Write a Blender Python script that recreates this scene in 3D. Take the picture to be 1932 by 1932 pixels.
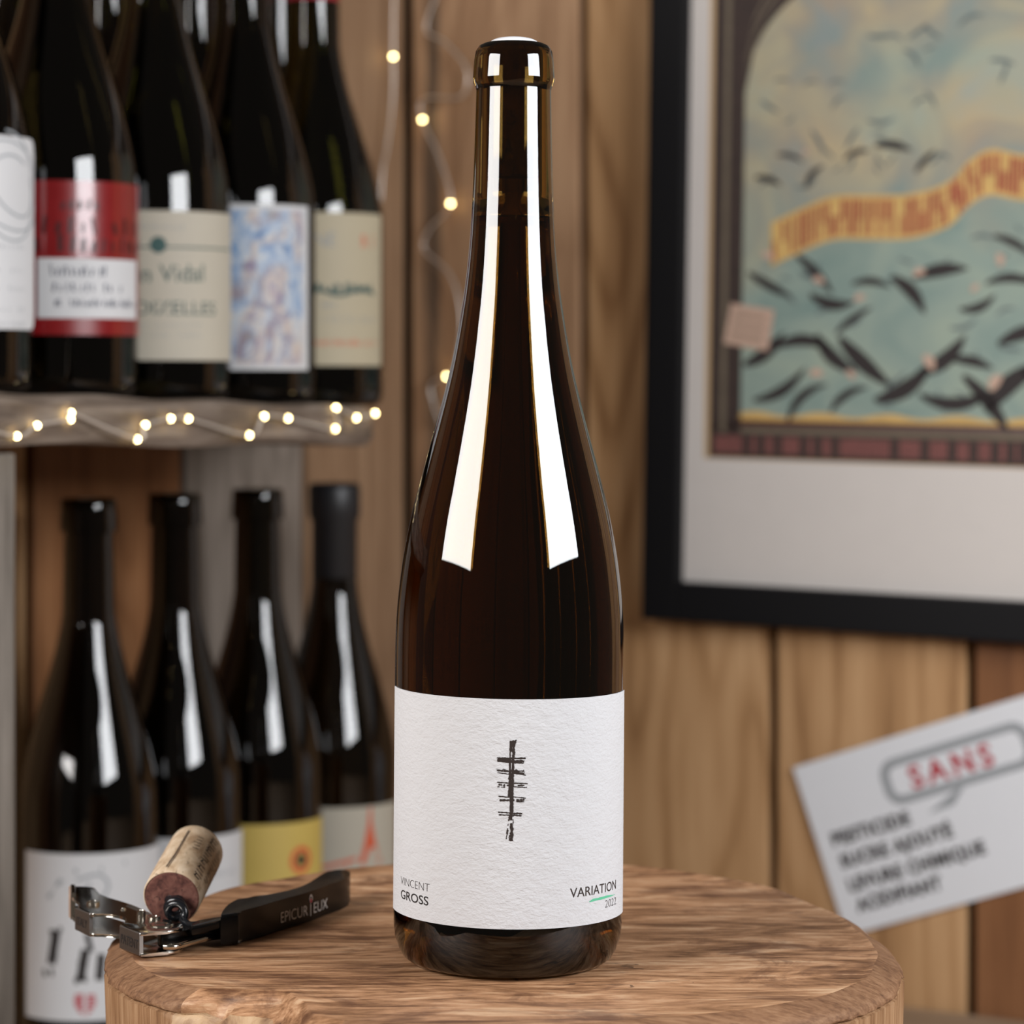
import bpy, bmesh, math, random
from mathutils import Vector, Matrix, Euler
random.seed(7)
for o in list(bpy.data.objects):
    bpy.data.objects.remove(o)
scene = bpy.context.scene
COL = scene.collection
PI = math.pi
def rad(a): return a * PI / 180.0

# ------------------------------------------------------------------ camera
F = 5200.0            # focal length in pixels of a 1932 px frame
CU, HV = 966.0, 720.0 # principal column, horizon row
EYE = 0.199           # camera height above the stump's top
cam_data = bpy.data.cameras.new('camera')
cam = bpy.data.objects.new('camera', cam_data)
COL.objects.link(cam)
cam.location = (0, 0, EYE)
cam.rotation_euler = (PI / 2, 0, 0)
cam_data.sensor_width = 36.0
cam_data.lens = F / 1932.0 * 36.0
cam_data.shift_y = -(966.0 - HV) / 1932.0
cam_data.clip_start = 0.02
cam_data.dof.use_dof = True
cam_data.dof.focus_distance = 0.918
cam_data.dof.aperture_fstop = 12.2
cam_data.dof.aperture_blades = 0
scene.camera = cam

# ------------------------------------------------------------------ world, lights, exposure
world = bpy.data.worlds.new('room_dimness')
scene.world = world
world.use_nodes = True
world.node_tree.nodes['Background'].inputs[0].default_value = (1.0, 0.86, 0.72, 1)
world.node_tree.nodes['Background'].inputs[1].default_value = 0.08
def softbox(name, loc, target, w, h, power, color):
    ld = bpy.data.lights.new(name, 'AREA')
    ld.shape = 'RECTANGLE'; ld.size = w; ld.size_y = h
    ld.energy = power; ld.color = color
    ob = bpy.data.objects.new(name, ld)
    COL.objects.link(ob)
    ob.location = loc
    d = Vector(target) - Vector(loc)
    ob.rotation_euler = d.to_track_quat('-Z', 'Y').to_euler()
    return ob
softbox('softbox_light', (-0.87, 0.45, 0.56), (0, 0.98, 0.50), 0.66, 0.46, 17.0, (1.0, 0.97, 0.95))
softbox('softbox_light', (0.87, 0.45, 0.56), (0, 0.98, 0.50), 0.66, 0.46, 19.5, (0.95, 0.97, 1.0))
scene.view_settings.view_transform = 'Standard'
scene.view_settings.look = 'None'
scene.view_settings.gamma = 1.0
scene.view_settings.use_curve_mapping = False
scene.view_settings.exposure = 0.0

# ------------------------------------------------------------------ geometry of the place
def at(u, v, Y):
    return Vector(((u - CU) * Y / F, Y, EYE - (v - HV) * Y / F))
def on_level(u, v, Z):
    Y = (EYE - Z) * F / (v - HV)
    return Vector(((u - CU) * Y / F, Y, Z))
A = rad(60)
DL = Vector((math.cos(A), math.sin(A), 0))      # along the shelf wall, away from the camera
NL = Vector((math.sin(A), -math.cos(A), 0))     # out of the shelf wall, into the room
DR = NL.copy()                                  # along the picture wall, to the right
NR = Vector((-math.cos(A), -math.sin(A), 0))    # out of the picture wall, into the room
CORNER = Vector((-0.0747, 1.982, 0))
def ray_plane(u, v, P, N):
    d = Vector(((u - CU) / F, 1.0, -(v - HV) / F))
    o = Vector((0, 0, EYE))
    t = (P - o).dot(N) / d.dot(N)
    return o + d * t
COUNTER_Z = -0.205

# ------------------------------------------------------------------ helpers
def link(ob, parent=None):
    COL.objects.link(ob)
    if parent is not None:
        ob.parent = parent
    return ob
def empty(name, loc=(0, 0, 0), rot=(0, 0, 0)):
    o = bpy.data.objects.new(name, None)
    o.empty_display_size = 0.02
    COL.objects.link(o)
    o.location = loc; o.rotation_euler = rot
    return o
def tag(o, label, cat=None, group=None, kind=None):
    o['label'] = label
    if cat: o['category'] = cat
    if group: o['group'] = group
    if kind: o['kind'] = kind
    return o
def mesh_obj(name, verts, faces, mats, parent=None, smooth=False, midx=None, loc=None):
    me = bpy.data.meshes.new(name)
    me.from_pydata([tuple(v) for v in verts], [], faces)
    me.validate(); me.update()
    if not isinstance(mats, (list, tuple)): mats = [mats]
    for m in mats: me.materials.append(m)
    if midx:
        for p, i in zip(me.polygons, midx): p.material_index = i
    if smooth:
        me.polygons.foreach_set('use_smooth', [True] * len(me.polygons))
    ob = bpy.data.objects.new(name, me)
    link(ob, parent)
    if loc is not None: ob.location = loc
    return ob
def bm_obj(name, bm, mats, parent=None, smooth=False, loc=None):
    bmesh.ops.recalc_face_normals(bm, faces=bm.faces[:])
    me = bpy.data.meshes.new(name)
    bm.to_mesh(me); bm.free()
    if not isinstance(mats, (list, tuple)): mats = [mats]
    for m in mats: me.materials.append(m)
    if smooth:
        me.polygons.foreach_set('use_smooth', [True] * len(me.polygons))
    ob = bpy.data.objects.new(name, me)
    link(ob, parent)
    if loc is not None: ob.location = loc
    return ob
def smooth_by_angle(ob, ang=35):
    me = ob.data
    bm = bmesh.new(); bm.from_mesh(me)
    for f in bm.faces: f.smooth = True
    for e in bm.edges:
        if len(e.link_faces) == 2 and e.calc_face_angle(0) > rad(ang): e.smooth = False
    bm.to_mesh(me); bm.free()
def lathe(prof, seg=64, closed_axis=True):
    """prof: list of (r, z) from bottom to top; r==0 ends become poles"""
    verts, faces, rings = [], [], []
    for r, z in prof:
        if r < 1e-6:
            rings.append([len(verts)]); verts.append((0, 0, z))
        else:
            ring = []
            for i in range(seg):
                a = 2 * PI * i / seg
                ring.append(len(verts)); verts.append((r * math.cos(a), r * math.sin(a), z))
            rings.append(ring)
    for a, b in zip(rings, rings[1:]):
        if len(a) == 1 and len(b) == 1: continue
        for i in range(seg):
            j = (i + 1) % seg
            if len(a) == 1: faces.append((a[0], b[j], b[i]))
            elif len(b) == 1: faces.append((a[i], a[j], b[0]))
            else: faces.append((a[i], a[j], b[j], b[i]))
    return verts, faces
def spline(pts, n=6):
    """Catmull-Rom through points (tuples of any size)"""
    out = []
    P = [pts[0]] + list(pts) + [pts[-1]]
    for i in range(1, len(P) - 2):
        p0, p1, p2, p3 = P[i - 1], P[i], P[i + 1], P[i + 2]
        for k in range(n):
            t = k / n
            out.append(tuple(0.5 * ((2 * b) + (-a + c) * t + (2 * a - 5 * b + 4 * c - d) * t * t + (-a + 3 * b - 3 * c + d) * t ** 3)
                             for a, b, c, d in zip(p0, p1, p2, p3)))
    out.append(tuple(pts[-1]))
    return out
def tube(pts, r, seg=8, caps=True, radii=None):
    verts, faces = [], []
    pts = [Vector(p) for p in pts]
    n = len(pts)
    up = Vector((0.13, 0.27, 1)).normalized()
    prev = None
    for i, p in enumerate(pts):
        t = (pts[min(i + 1, n - 1)] - pts[max(i - 1, 0)]).normalized()
        if prev is None:
            x = t.cross(up)
            if x.length < 1e-3: x = t.cross(Vector((1, 0, 0)))
        else:
            x = prev - t * prev.dot(t)
        x.normalize(); prev = x
        y = t.cross(x)
        rr = radii[i] if radii else r
        for k in range(seg):
            a = 2 * PI * k / seg
            verts.append(p + x * (rr * math.cos(a)) + y * (rr * math.sin(a)))
    for i in range(n - 1):
        for k in range(seg):
            l = (k + 1) % seg
            faces.append((i * seg + k, i * seg + l, (i + 1) * seg + l, (i + 1) * seg + k))
    if caps:
        faces.append(tuple(range(seg - 1, -1, -1)))
        faces.append(tuple((n - 1) * seg + k for k in range(seg)))
    return verts, faces
def box_bm(bm, x0, x1, y0, y1, z0, z1, bevel=0.0, seg=2):
    m = Matrix.Translation(((x0 + x1) / 2, (y0 + y1) / 2, (z0 + z1) / 2)) @ Matrix.Diagonal((x1 - x0, y1 - y0, z1 - z0, 1))
    r = bmesh.ops.create_cube(bm, size=1.0, matrix=m)
    if bevel > 0:
        es = set()
        for v in r['verts']:
            for e in v.link_edges: es.add(e)
        bmesh.ops.bevel(bm, geom=list(es), offset=bevel, segments=seg, affect='EDGES', profile=0.6)
def prism_bm(bm, pts, z0, z1, bevel=0.0, seg=2):
    """pts: plan outline (x, y), extruded from z0 to z1"""
    bot = [bm.verts.new((p[0], p[1], z0)) for p in pts]
    top = [bm.verts.new((p[0], p[1], z1)) for p in pts]
    n = len(pts)
    fb = bm.faces.new(bot[::-1]); ft = bm.faces.new(top)
    for i in range(n):
        j = (i + 1) % n
        bm.faces.new((bot[i], bot[j], top[j], top[i]))
    if bevel > 0:
        es = list(fb.edges) + list(ft.edges)
        bmesh.ops.bevel(bm, geom=es, offset=bevel, segments=seg, affect='EDGES', profile=0.6)
def text2d(body, width=None, cap=None, align='LEFT', bold=0.0, spacing=1.0, resolution=4):
    """flat outline of lettering: (verts2d, faces); scaled to a width and a capital height, origin at lower left"""
    cu = bpy.data.curves.new('lettering', 'FONT')
    cu.body = body; cu.size = 1.0; cu.resolution_u = resolution; cu.offset = bold
    cu.space_character = spacing; cu.fill_mode = 'FRONT'
    ob = bpy.data.objects.new('lettering', cu)
    COL.objects.link(ob)
    dg = bpy.context.evaluated_depsgraph_get()
    ev = ob.evaluated_get(dg)
    me = ev.to_mesh()
    vs = [(v.co.x, v.co.y) for v in me.vertices]
    fs = [tuple(p.vertices) for p in me.polygons]
    ev.to_mesh_clear()
    bpy.data.objects.remove(ob); bpy.data.curves.remove(cu)
    x0 = min(v[0] for v in vs); x1 = max(v[0] for v in vs)
    sx = (width / (x1 - x0)) if width else 1.0
    sy = (cap / 0.73) if cap else sx
    return [((x - x0) * sx, y * sy) for x, y in vs], fs

# ------------------------------------------------------------------ materials
class NT:
    def __init__(s, name):
        s.m = bpy.data.materials.new(name); s.m.use_nodes = True
        s.t = s.m.node_tree; s.b = s.t.nodes['Principled BSDF']
    def n(s, kind, **kw):
        nd = s.t.nodes.new(kind)
        for k, v in kw.items():
            if k.startswith('i_'):
                key = k[2:]
                key = int(key) if key.isdigit() else key.replace('_', ' ')
                nd.inputs[key].default_value = v
            else: setattr(nd, k, v)
        return nd
    def l(s, a, b): s.t.links.new(a, b)
    def ramp(s, fac, stops, interp='LINEAR'):
        r = s.n('ShaderNodeValToRGB')
        r.color_ramp.interpolation = interp
        e = r.color_ramp.elements
        while len(e) < len(stops): e.new(0.5)
        for el, (p, c) in zip(e, stops):
            el.position = p; el.color = (c[0], c[1], c[2], 1)
        s.l(fac, r.inputs[0]); return r.outputs[0]
    def mix(s, fac, a, b, blend='MIX'):
        m = s.n('ShaderNodeMix', data_type='RGBA', blend_type=blend)
        for sock, val in ((m.inputs[0], fac), (m.inputs[6], a), (m.inputs[7], b)):
            if hasattr(val, 'is_output'): s.l(val, sock)
            elif isinstance(val, (int, float)): sock.default_value = val
            else: sock.default_value = (val[0], val[1], val[2], 1)
        return m.outputs[2]
    def math(s, op, a, b=0.5, clamp=False):
        m = s.n('ShaderNodeMath', operation=op, use_clamp=clamp)
        for sock, val in ((m.inputs[0], a), (m.inputs[1], b)):
            if hasattr(val, 'is_output'): s.l(val, sock)
            else: sock.default_value = val
        return m.outputs[0]
    def bump(s, h, strength=0.3, dist=0.001):
        b = s.n('ShaderNodeBump'); b.inputs['Strength'].default_value = strength
        b.inputs['Distance'].default_value = dist
        s.l(h, b.inputs['Height']); s.l(b.outputs[0], s.b.inputs['Normal'])
    def coords(s, scale=(1, 1, 1), rnd=True, rot=(0, 0, 0)):
        tc = s.n('ShaderNodeTexCoord')
        src = tc.outputs['Object']
        if rnd:
            oi = s.n('ShaderNodeObjectInfo')
            mu = s.n('ShaderNodeVectorMath', operation='SCALE')
            mu.inputs[0].default_value = (7.3, 11.1, 5.7)
            s.l(oi.outputs['Random'], mu.inputs['Scale'])
            ad = s.n('ShaderNodeVectorMath', operation='ADD')
            s.l(src, ad.inputs[0]); s.l(mu.outputs[0], ad.inputs[1])
            src = ad.outputs[0]
        mp = s.n('ShaderNodeMapping')
        mp.inputs['Scale'].default_value = scale
        mp.inputs['Rotation'].default_value = rot
        s.l(src, mp.inputs['Vector'])
        return mp.outputs[0]
    def noise(s, vec, scale, detail=4, rough=0.55, dist=0.0):
        n = s.n('ShaderNodeTexNoise')
        n.inputs['Scale'].default_value = scale; n.inputs['Detail'].default_value = detail
        n.inputs['Roughness'].default_value = rough; n.inputs['Distortion'].default_value = dist
        s.l(vec, n.inputs['Vector']); return n.outputs[0]
def plain(name, col, rough=0.5, metal=0.0, spec=0.5, coat=0.0, noise_amt=0.0, noise_scale=60):
    t = NT(name)
    t.b.inputs['Base Color'].default_value = (col[0], col[1], col[2], 1)
    t.b.inputs['Roughness'].default_value = rough
    t.b.inputs['Metallic'].default_value = metal
    t.b.inputs['Specular IOR Level'].default_value = spec
    t.b.inputs['Coat Weight'].default_value = coat
    v = t.coords((1, 1, 1), rnd=False)
    n = t.noise(v, noise_scale, 4)
    if noise_amt > 0:
        c = t.mix(n, [x * (1 - noise_amt) for x in col], [min(1, x * (1 + noise_amt)) for x in col])
        t.l(c, t.b.inputs['Base Color'])
    r = t.math('MULTIPLY_ADD', n, 0.06); t.t.nodes[-1].inputs[2].default_value = rough - 0.03
    t.l(r, t.b.inputs['Roughness'])
    return t.m
def wood(name, cols, grain='z', scale=1.0, rough=0.62, knot=0.0, fine=0.42, bands=9.0, distort=5.0, bump=0.25, knot_col=(0.03, 0.017, 0.01), tint_var=0.35, rnd=True, figure=0.3, stain=None):
    """cols: three colours dark to light; grain runs along the named axis of the object"""
    t = NT(name)
    def ax(k): return tuple(scale * a for a in {'x': (k, 1, 1), 'y': (1, k, 1), 'z': (1, 1, k)}[grain])
    v = t.coords(ax(0.10), rnd=rnd)
    vw = t.coords(ax(0.22), rnd=rnd)
    vf = t.coords(ax(0.025), rnd=rnd)
    streak = t.noise(v, 5.5 * bands, 5, 0.62, 0.35)
    nf = t.noise(vf, 260, 6, 0.65)
    nb = t.noise(v, 9, 3, 0.5, 0.6)
    field = t.noise(vw, 7.0, 2, 0.45, 0.4)                      # growth rings as level lines of a smooth field
    ring = t.math('ABSOLUTE', t.math('SINE', t.math('MULTIPLY', field, 46.0)), 0.0)
    f = t.math('ADD', t.math('MULTIPLY', streak, 1.0 - fine), t.math('MULTIPLY', nf, fine))
    f = t.math('ADD', t.math('MULTIPLY', f, 1.0 - 0.25 * figure), t.math('MULTIPLY', ring, 0.25 * figure))
    c = t.ramp(f, [(0.34, cols[0]), (0.50, cols[1]), (0.66, cols[2])])
    c2 = t.mix(t.math('MULTIPLY', t.math('SUBTRACT', nb, 0.45, True), 3.0 * tint_var, True), c, cols[0])
    h = f
    if knot > 0:
        vk = t.coords(ax(0.45), rnd=rnd)
        vo = t.n('ShaderNodeTexVoronoi'); vo.inputs['Scale'].default_value = 7.5
        t.l(vk, vo.inputs['Vector'])
        wob = t.noise(vk, 60, 3)
        d = t.math('ADD', vo.outputs['Distance'], t.math('MULTIPLY', wob, 0.06))
        k = t.ramp(d, [(0.04, (1, 1, 1)), (0.05 + 0.22 * knot, (0.55, 0.55, 0.55)), (0.06 + 0.60 * knot, (0, 0, 0))])
        c2 = t.mix(k, c2, knot_col)
    if stain:                                                   # a grey weathered streak along the board
        tc = t.n('ShaderNodeTexCoord'); sp = t.n('ShaderNodeSeparateXYZ'); t.l(tc.outputs['Object'], sp.inputs[0])
        ob = t.coords((1, 1, 0.16), rnd=False)
        wv = t.noise(ob, 38, 5, 0.65, 0.5)
        dx = t.math('ABSOLUTE', t.math('SUBTRACT', sp.outputs['X'], stain[0]), 0.0)
        dd = t.math('ADD', t.math('DIVIDE', dx, stain[1]), t.math('MULTIPLY', t.math('SUBTRACT', wv, 0.5), 3.2))
        k = t.ramp(dd, [(0.25, (0.85, 0.85, 0.85)), (0.95, (0, 0, 0))])
        c2 = t.mix(k, c2, (0.105, 0.078, 0.058))
    t.l(c2, t.b.inputs['Base Color'])
    t.b.inputs['Roughness'].default_value = rough
    t.b.inputs['Specular IOR Level'].default_value = 0.3
    t.bump(h, bump, 0.0015)
    return t.m
def glass(name, col, ior=1.5, rough=0.0, spec=0.5):
    t = NT(name)
    t.b.inputs['Transmission Weight'].default_value = 1.0
    t.b.inputs['IOR'].default_value = ior
    t.b.inputs['Specular IOR Level'].default_value = spec
    v = t.coords((1, 1, 1), rnd=False)
    n = t.noise(v, 25, 2)
    c = t.mix(n, [x * 0.9 for x in col], [x * 1.1 for x in col])
    t.l(c, t.b.inputs['Base Color'])
    t.b.inputs['Roughness'].default_value = rough
    return t.m

M = {}
M['glass_amber'] = glass('dark_amber_glass', (0.215, 0.128, 0.028), ior=1.56, spec=0.95)
M['wine'] = glass('white_wine', (0.80, 0.54, 0.19), ior=1.34)
M['glass_dark'] = glass('dark_olive_glass', (0.014, 0.010, 0.003), spec=0.8)
M['glass_green'] = glass('olive_green_glass', (0.030, 0.027, 0.003), spec=0.8)
M['ink'] = plain('black_ink', (0.012, 0.008, 0.007), 0.7)
M['ink_brown'] = plain('brown_black_ink', (0.018, 0.009, 0.006), 0.75)
M['ink_grey'] = plain('grey_ink', (0.30, 0.32, 0.34), 0.7)
M['ink_navy'] = plain('navy_ink', (0.03, 0.04, 0.09), 0.7)
M['ink_green'] = plain('deep_green_ink', (0.035, 0.09, 0.085), 0.7)
M['ink_red'] = plain('red_ink', (0.42, 0.02, 0.035), 0.7)
M['ink_mint'] = plain('mint_green_ink', (0.10, 0.45, 0.26), 0.7)
M['ink_pale'] = plain('silver_print', (0.75, 0.72, 0.68), 0.4)
M['orange_red'] = plain('orange_red_ink', (0.62, 0.10, 0.035), 0.7)
M['white_paper'] = plain('white_paper', (0.60, 0.60, 0.61), 0.7, noise_amt=0.02)
M['cream_paper'] = plain('cream_paper', (0.47, 0.43, 0.35), 0.65, noise_amt=0.04)
M['cream_deep'] = plain('deep_cream_paper', (0.46, 0.40, 0.28), 0.65, noise_amt=0.04)
M['yellow_paper'] = plain('yellow_paper', (0.56, 0.41, 0.10), 0.6, noise_amt=0.06)
M['red_paper'] = plain('glossy_red_paper', (0.20, 0.004, 0.006), 0.30, coat=0.5, noise_amt=0.15, noise_scale=180)
M['dark_red'] = plain('dark_red_print', (0.045, 0.003, 0.004), 0.4)
M['wax_white'] = plain('white_cap', (0.80, 0.80, 0.82), 0.35)
M['black_foil'] = plain('black_capsule', (0.012, 0.012, 0.014), 0.45)
M['red_foil'] = plain('red_capsule', (0.30, 0.012, 0.02), 0.4)
M['black_frame'] = plain('black_lacquered_wood', (0.005, 0.005, 0.006), 0.5, spec=0.15)
M['card'] = plain('white_card', (0.72, 0.74, 0.78), 0.6, noise_amt=0.02)
M['mat_board'] = plain('ivory_mat_board', (0.60, 0.56, 0.53), 0.8, noise_amt=0.03)
M['mat_shade'] = plain('yellowish_mat_shade', (0.52, 0.36, 0.20), 0.8)  # shadow tone between mat and print, given as a colour
M['chrome'] = plain('polished_nickel', (0.62, 0.58, 0.52), 0.14, metal=1.0)
M['brushed'] = plain('brushed_nickel', (0.30, 0.29, 0.28), 0.38, metal=1.0)
M['black_gloss'] = plain('black_gloss_plastic', (0.004, 0.004, 0.004), 0.2, spec=0.25)
M['worm'] = plain('black_coated_steel', (0.007, 0.008, 0.010), 0.2)
M['wire'] = plain('silver_wire', (0.72, 0.66, 0.60), 0.35, metal=0.6)

def label_paper():
    t = NT('textured_label_paper')
    v = t.coords((1, 1, 1.7), rnd=False)
    n = t.noise(v, 620, 5, 0.6, 0.3)
    n2 = t.noise(v, 170, 3, 0.5, 0.2)
    h = t.math('ADD', t.math('MULTIPLY', n, 0.6), t.math('MULTIPLY', n2, 0.7))
    t.b.inputs['Base Color'].default_value = (0.575, 0.575, 0.59, 1)
    t.b.inputs['Roughness'].default_value = 0.75
    t.b.inputs['Specular IOR Level'].default_value = 0.25
    t.bump(h, 0.75, 0.0007)
    return t.m
M['label'] = label_paper()
def led():
    t = NT('warm_led')
    v = t.coords((1, 1, 1), rnd=False)
    n = t.noise(v, 300, 1)
    c = t.mix(n, (1.0, 0.74, 0.30), (1.0, 0.80, 0.38))
    t.l(c, t.b.inputs['Emission Color'])
    t.b.inputs['Emission Strength'].default_value = 24.0
    return t.m
M['led'] = led()
def art_print():
    t = NT('blue_abstract_print')
    v = t.coords((1, 1, 1), rnd=False)
    n = t.noise(v, 48, 5, 0.6, 2.2)
    n2 = t.noise(t.coords((1.3, 1, 0.7), rnd=False), 36, 4, 0.6, 1.8)
    c = t.ramp(n, [(0.30, (0.01, 0.02, 0.06)), (0.40, (0.03, 0.14, 0.38)), (0.50, (0.30, 0.42, 0.60)),
                   (0.58, (0.62, 0.62, 0.60)), (0.66, (0.10, 0.26, 0.50))])
    c2 = t.ramp(n2, [(0.34, (0.05, 0.20, 0.45)), (0.48, (0.60, 0.62, 0.62)), (0.58, (0.60, 0.38, 0.20)), (0.68, (0.35, 0.12, 0.12))])
    t.l(t.mix(0.45, c, c2), t.b.inputs['Base Color'])
    t.b.inputs['Roughness'].default_value = 0.5
    return t.m
M['art'] = art_print()
def poster_field():
    t = NT('muted_blue_green_print')
    v = t.coords((1, 1, 1), rnd=False)
    n = t.noise(v, 16, 4, 0.55, 0.8)
    n2 = t.noise(v, 9, 3, 0.5, 0.6)
    tc = t.n('ShaderNodeTexCoord'); sp = t.n('ShaderNodeSeparateXYZ'); t.l(tc.outputs['Object'], sp.inputs[0])
    hgt = t.math('MULTIPLY_ADD', sp.outputs['Z'], 4.5)
    t.t.nodes[-1].inputs[2].default_value = -1.05
    hz = t.math('ADD', hgt, t.math('MULTIPLY', t.math('SUBTRACT', n2, 0.5), 2.4), True)
    teal = t.ramp(n, [(0.3, (0.16, 0.24, 0.22)), (0.5, (0.24, 0.31, 0.27)), (0.7, (0.30, 0.36, 0.29))])
    warm = t.ramp(n, [(0.32, (0.24, 0.27, 0.26)), (0.45, (0.33, 0.27, 0.20)), (0.58, (0.46, 0.35, 0.20)), (0.7, (0.32, 0.33, 0.29))])
    t.l(t.mix(hz, teal, warm), t.b.inputs['Base Color'])
    t.b.inputs['Roughness'].default_value = 0.7
    return t.m
M['poster'] = poster_field()
M['p_brown'] = plain('dark_brown_print', (0.035, 0.020, 0.016), 0.7, noise_amt=0.5, noise_scale=140)
M['p_olive'] = plain('olive_brown_print', (0.14, 0.11, 0.075), 0.7, noise_amt=0.3, noise_scale=120)
M['p_black'] = plain('soft_black_print', (0.020, 0.014, 0.014), 0.7)
M['p_slate'] = plain('slate_print', (0.11, 0.14, 0.14), 0.7)
M['p_ochre'] = plain('ochre_print', (0.56, 0.36, 0.12), 0.7, noise_amt=0.25, noise_scale=90)
M['p_red'] = plain('brick_red_print', (0.30, 0.045, 0.03), 0.7, noise_amt=0.2)
M['p_rose'] = plain('dull_rose_print', (0.26, 0.085, 0.075), 0.7, noise_amt=0.35, noise_scale=160)
M['p_pink'] = plain('pale_pink_print', (0.50, 0.34, 0.26), 0.7, noise_amt=0.1)

M['plank_a'] = wood('tan_plank_wood', [(0.24, 0.130, 0.066), (0.44, 0.262, 0.148), (0.57, 0.365, 0.215)], 'z', 1.0, knot=0.22, tint_var=0.4)
M['plank_b'] = wood('honey_plank_wood', [(0.25, 0.125, 0.050), (0.44, 0.250, 0.115), (0.57, 0.35, 0.18)], 'z', 1.0, knot=0.22, bands=7, figure=0.7)
M['plank_c'] = wood('reddish_plank_wood', [(0.13, 0.050, 0.018), (0.23, 0.098, 0.038), (0.31, 0.145, 0.062)], 'z', 1.0, knot=0.18)
M['plank_grey'] = wood('weathered_grey_plank_wood', [(0.10, 0.08, 0.065), (0.21, 0.175, 0.145), (0.32, 0.27, 0.23)], 'z', 1.0)
M['plank_d'] = wood('brown_plank_wood', [(0.15, 0.085, 0.045), (0.29, 0.175, 0.10), (0.39, 0.25, 0.15)], 'z', 1.0, knot=0.2)
M['backing'] = plain('dark_gap', (0.012, 0.008, 0.005), 0.9)
M['shelf_wood'] = wood('weathered_shelf_wood', [(0.055, 0.038, 0.027), (0.15, 0.112, 0.086), (0.29, 0.235, 0.19)], 'x', 1.0, fine=0.45, bands=20, bump=0.5, rnd=False)
M['post_wood'] = wood('grey_post_wood', [(0.06, 0.052, 0.045), (0.17, 0.148, 0.125), (0.30, 0.265, 0.23)], 'z', 1.0, fine=0.5, bands=16, bump=0.5)
M['counter_wood'] = wood('pale_counter_wood', [(0.16, 0.10, 0.06), (0.32, 0.22, 0.14), (0.45, 0.33, 0.23)], 'x', 1.0)

def stump_top():
    t = NT('stump_face_wood')
    v = t.coords((0.25, 1.0, 1.0), rnd=False, rot=(0, 0, rad(-12)))
    vf = t.coords((0.10, 1.0, 1.0), rnd=False, rot=(0, 0, rad(-9)))
    iso = t.coords((0.6, 1, 1), rnd=False)
    w = t.noise(v, 40, 6, 0.65, 2.4)
    nf = t.noise(vf, 420, 7, 0.75, 0.2)
    ns = t.noise(iso, 30, 7, 0.7, 1.3)
    f = t.math('ADD', t.math('MULTIPLY', w, 0.55), t.math('MULTIPLY', nf, 0.45))
    c = t.ramp(f, [(0.40, (0.11, 0.046, 0.020)), (0.465, (0.27, 0.135, 0.064)), (0.525, (0.44, 0.235, 0.122)), (0.60, (0.60, 0.39, 0.235))])
    st = t.ramp(ns, [(0.52, (0, 0, 0)), (0.62, (0.6, 0.6, 0.6)), (0.74, (0.85, 0.85, 0.85))])
    c = t.mix(st, c, (0.10, 0.040, 0.020))
    # thin dark drying cracks
    vo = t.n('ShaderNodeTexVoronoi', feature='DISTANCE_TO_EDGE'); vo.inputs['Scale'].default_value = 16
    vv = t.coords((0.45, 1, 1), rnd=False)
    wob = t.n('ShaderNodeTexNoise'); wob.inputs['Scale'].default_value = 30; wob.inputs['Detail'].default_value = 4
    t.l(vv, wob.inputs['Vector'])
    ad = t.n('ShaderNodeMix', data_type='VECTOR'); ad.inputs[0].default_value = 0.12
    t.l(vv, ad.inputs[4]); t.l(wob.outputs['Color'], ad.inputs[5]); t.l(ad.outputs[1], vo.inputs['Vector'])
    msk = t.noise(iso, 11, 2)
    cr = t.math('MULTIPLY', t.math('LESS_THAN', vo.outputs['Distance'], 0.010), t.math('GREATER_THAN', msk, 0.60))
    c = t.mix(t.math('MULTIPLY', cr, 0.7), c, (0.05, 0.025, 0.015))
    t.l(c, t.b.inputs['Base Color'])
    t.b.inputs['Roughness'].default_value = 0.5
    t.b.inputs['Specular IOR Level'].default_value = 0.35
    t.bump(t.math('SUBTRACT', f, t.math('MULTIPLY', cr, 0.4)), 0.35, 0.0012)
    return t.m
M['stump_top'] = stump_top()
M['stump_side'] = wood('stump_side_wood', [(0.13, 0.060, 0.026), (0.29, 0.155, 0.075), (0.44, 0.27, 0.15)], 'z', 3.0, fine=0.6, bands=14, distort=9, rnd=False, bump=0.5)
M['stump_rim'] = wood('stump_rim_wood', [(0.09, 0.040, 0.020), (0.22, 0.110, 0.055), (0.33, 0.185, 0.10)], 'x', 3.0, fine=0.7, bands=10, rnd=False, bump=0.5)
def burl():
    t = NT('pale_burl_wood')
    v = t.coords((1, 1, 1), rnd=False)
    n = t.noise(v, 42, 5, 0.6, 2.0); n2 = t.noise(v, 26, 3, 0.5, 2.5)
    c = t.ramp(n, [(0.30, (0.12, 0.055, 0.03)), (0.42, (0.32, 0.19, 0.10)), (0.55, (0.47, 0.31, 0.175)), (0.72, (0.55, 0.39, 0.24))])
    k = t.ramp(n2, [(0.60, (0, 0, 0)), (0.66, (0.85, 0.85, 0.85))])
    c = t.mix(k, c, (0.06, 0.022, 0.014))
    t.l(c, t.b.inputs['Base Color']); t.b.inputs['Roughness'].default_value = 0.6
    t.bump(n, 0.5, 0.003)
    return t.m
M['burl'] = burl()
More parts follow.
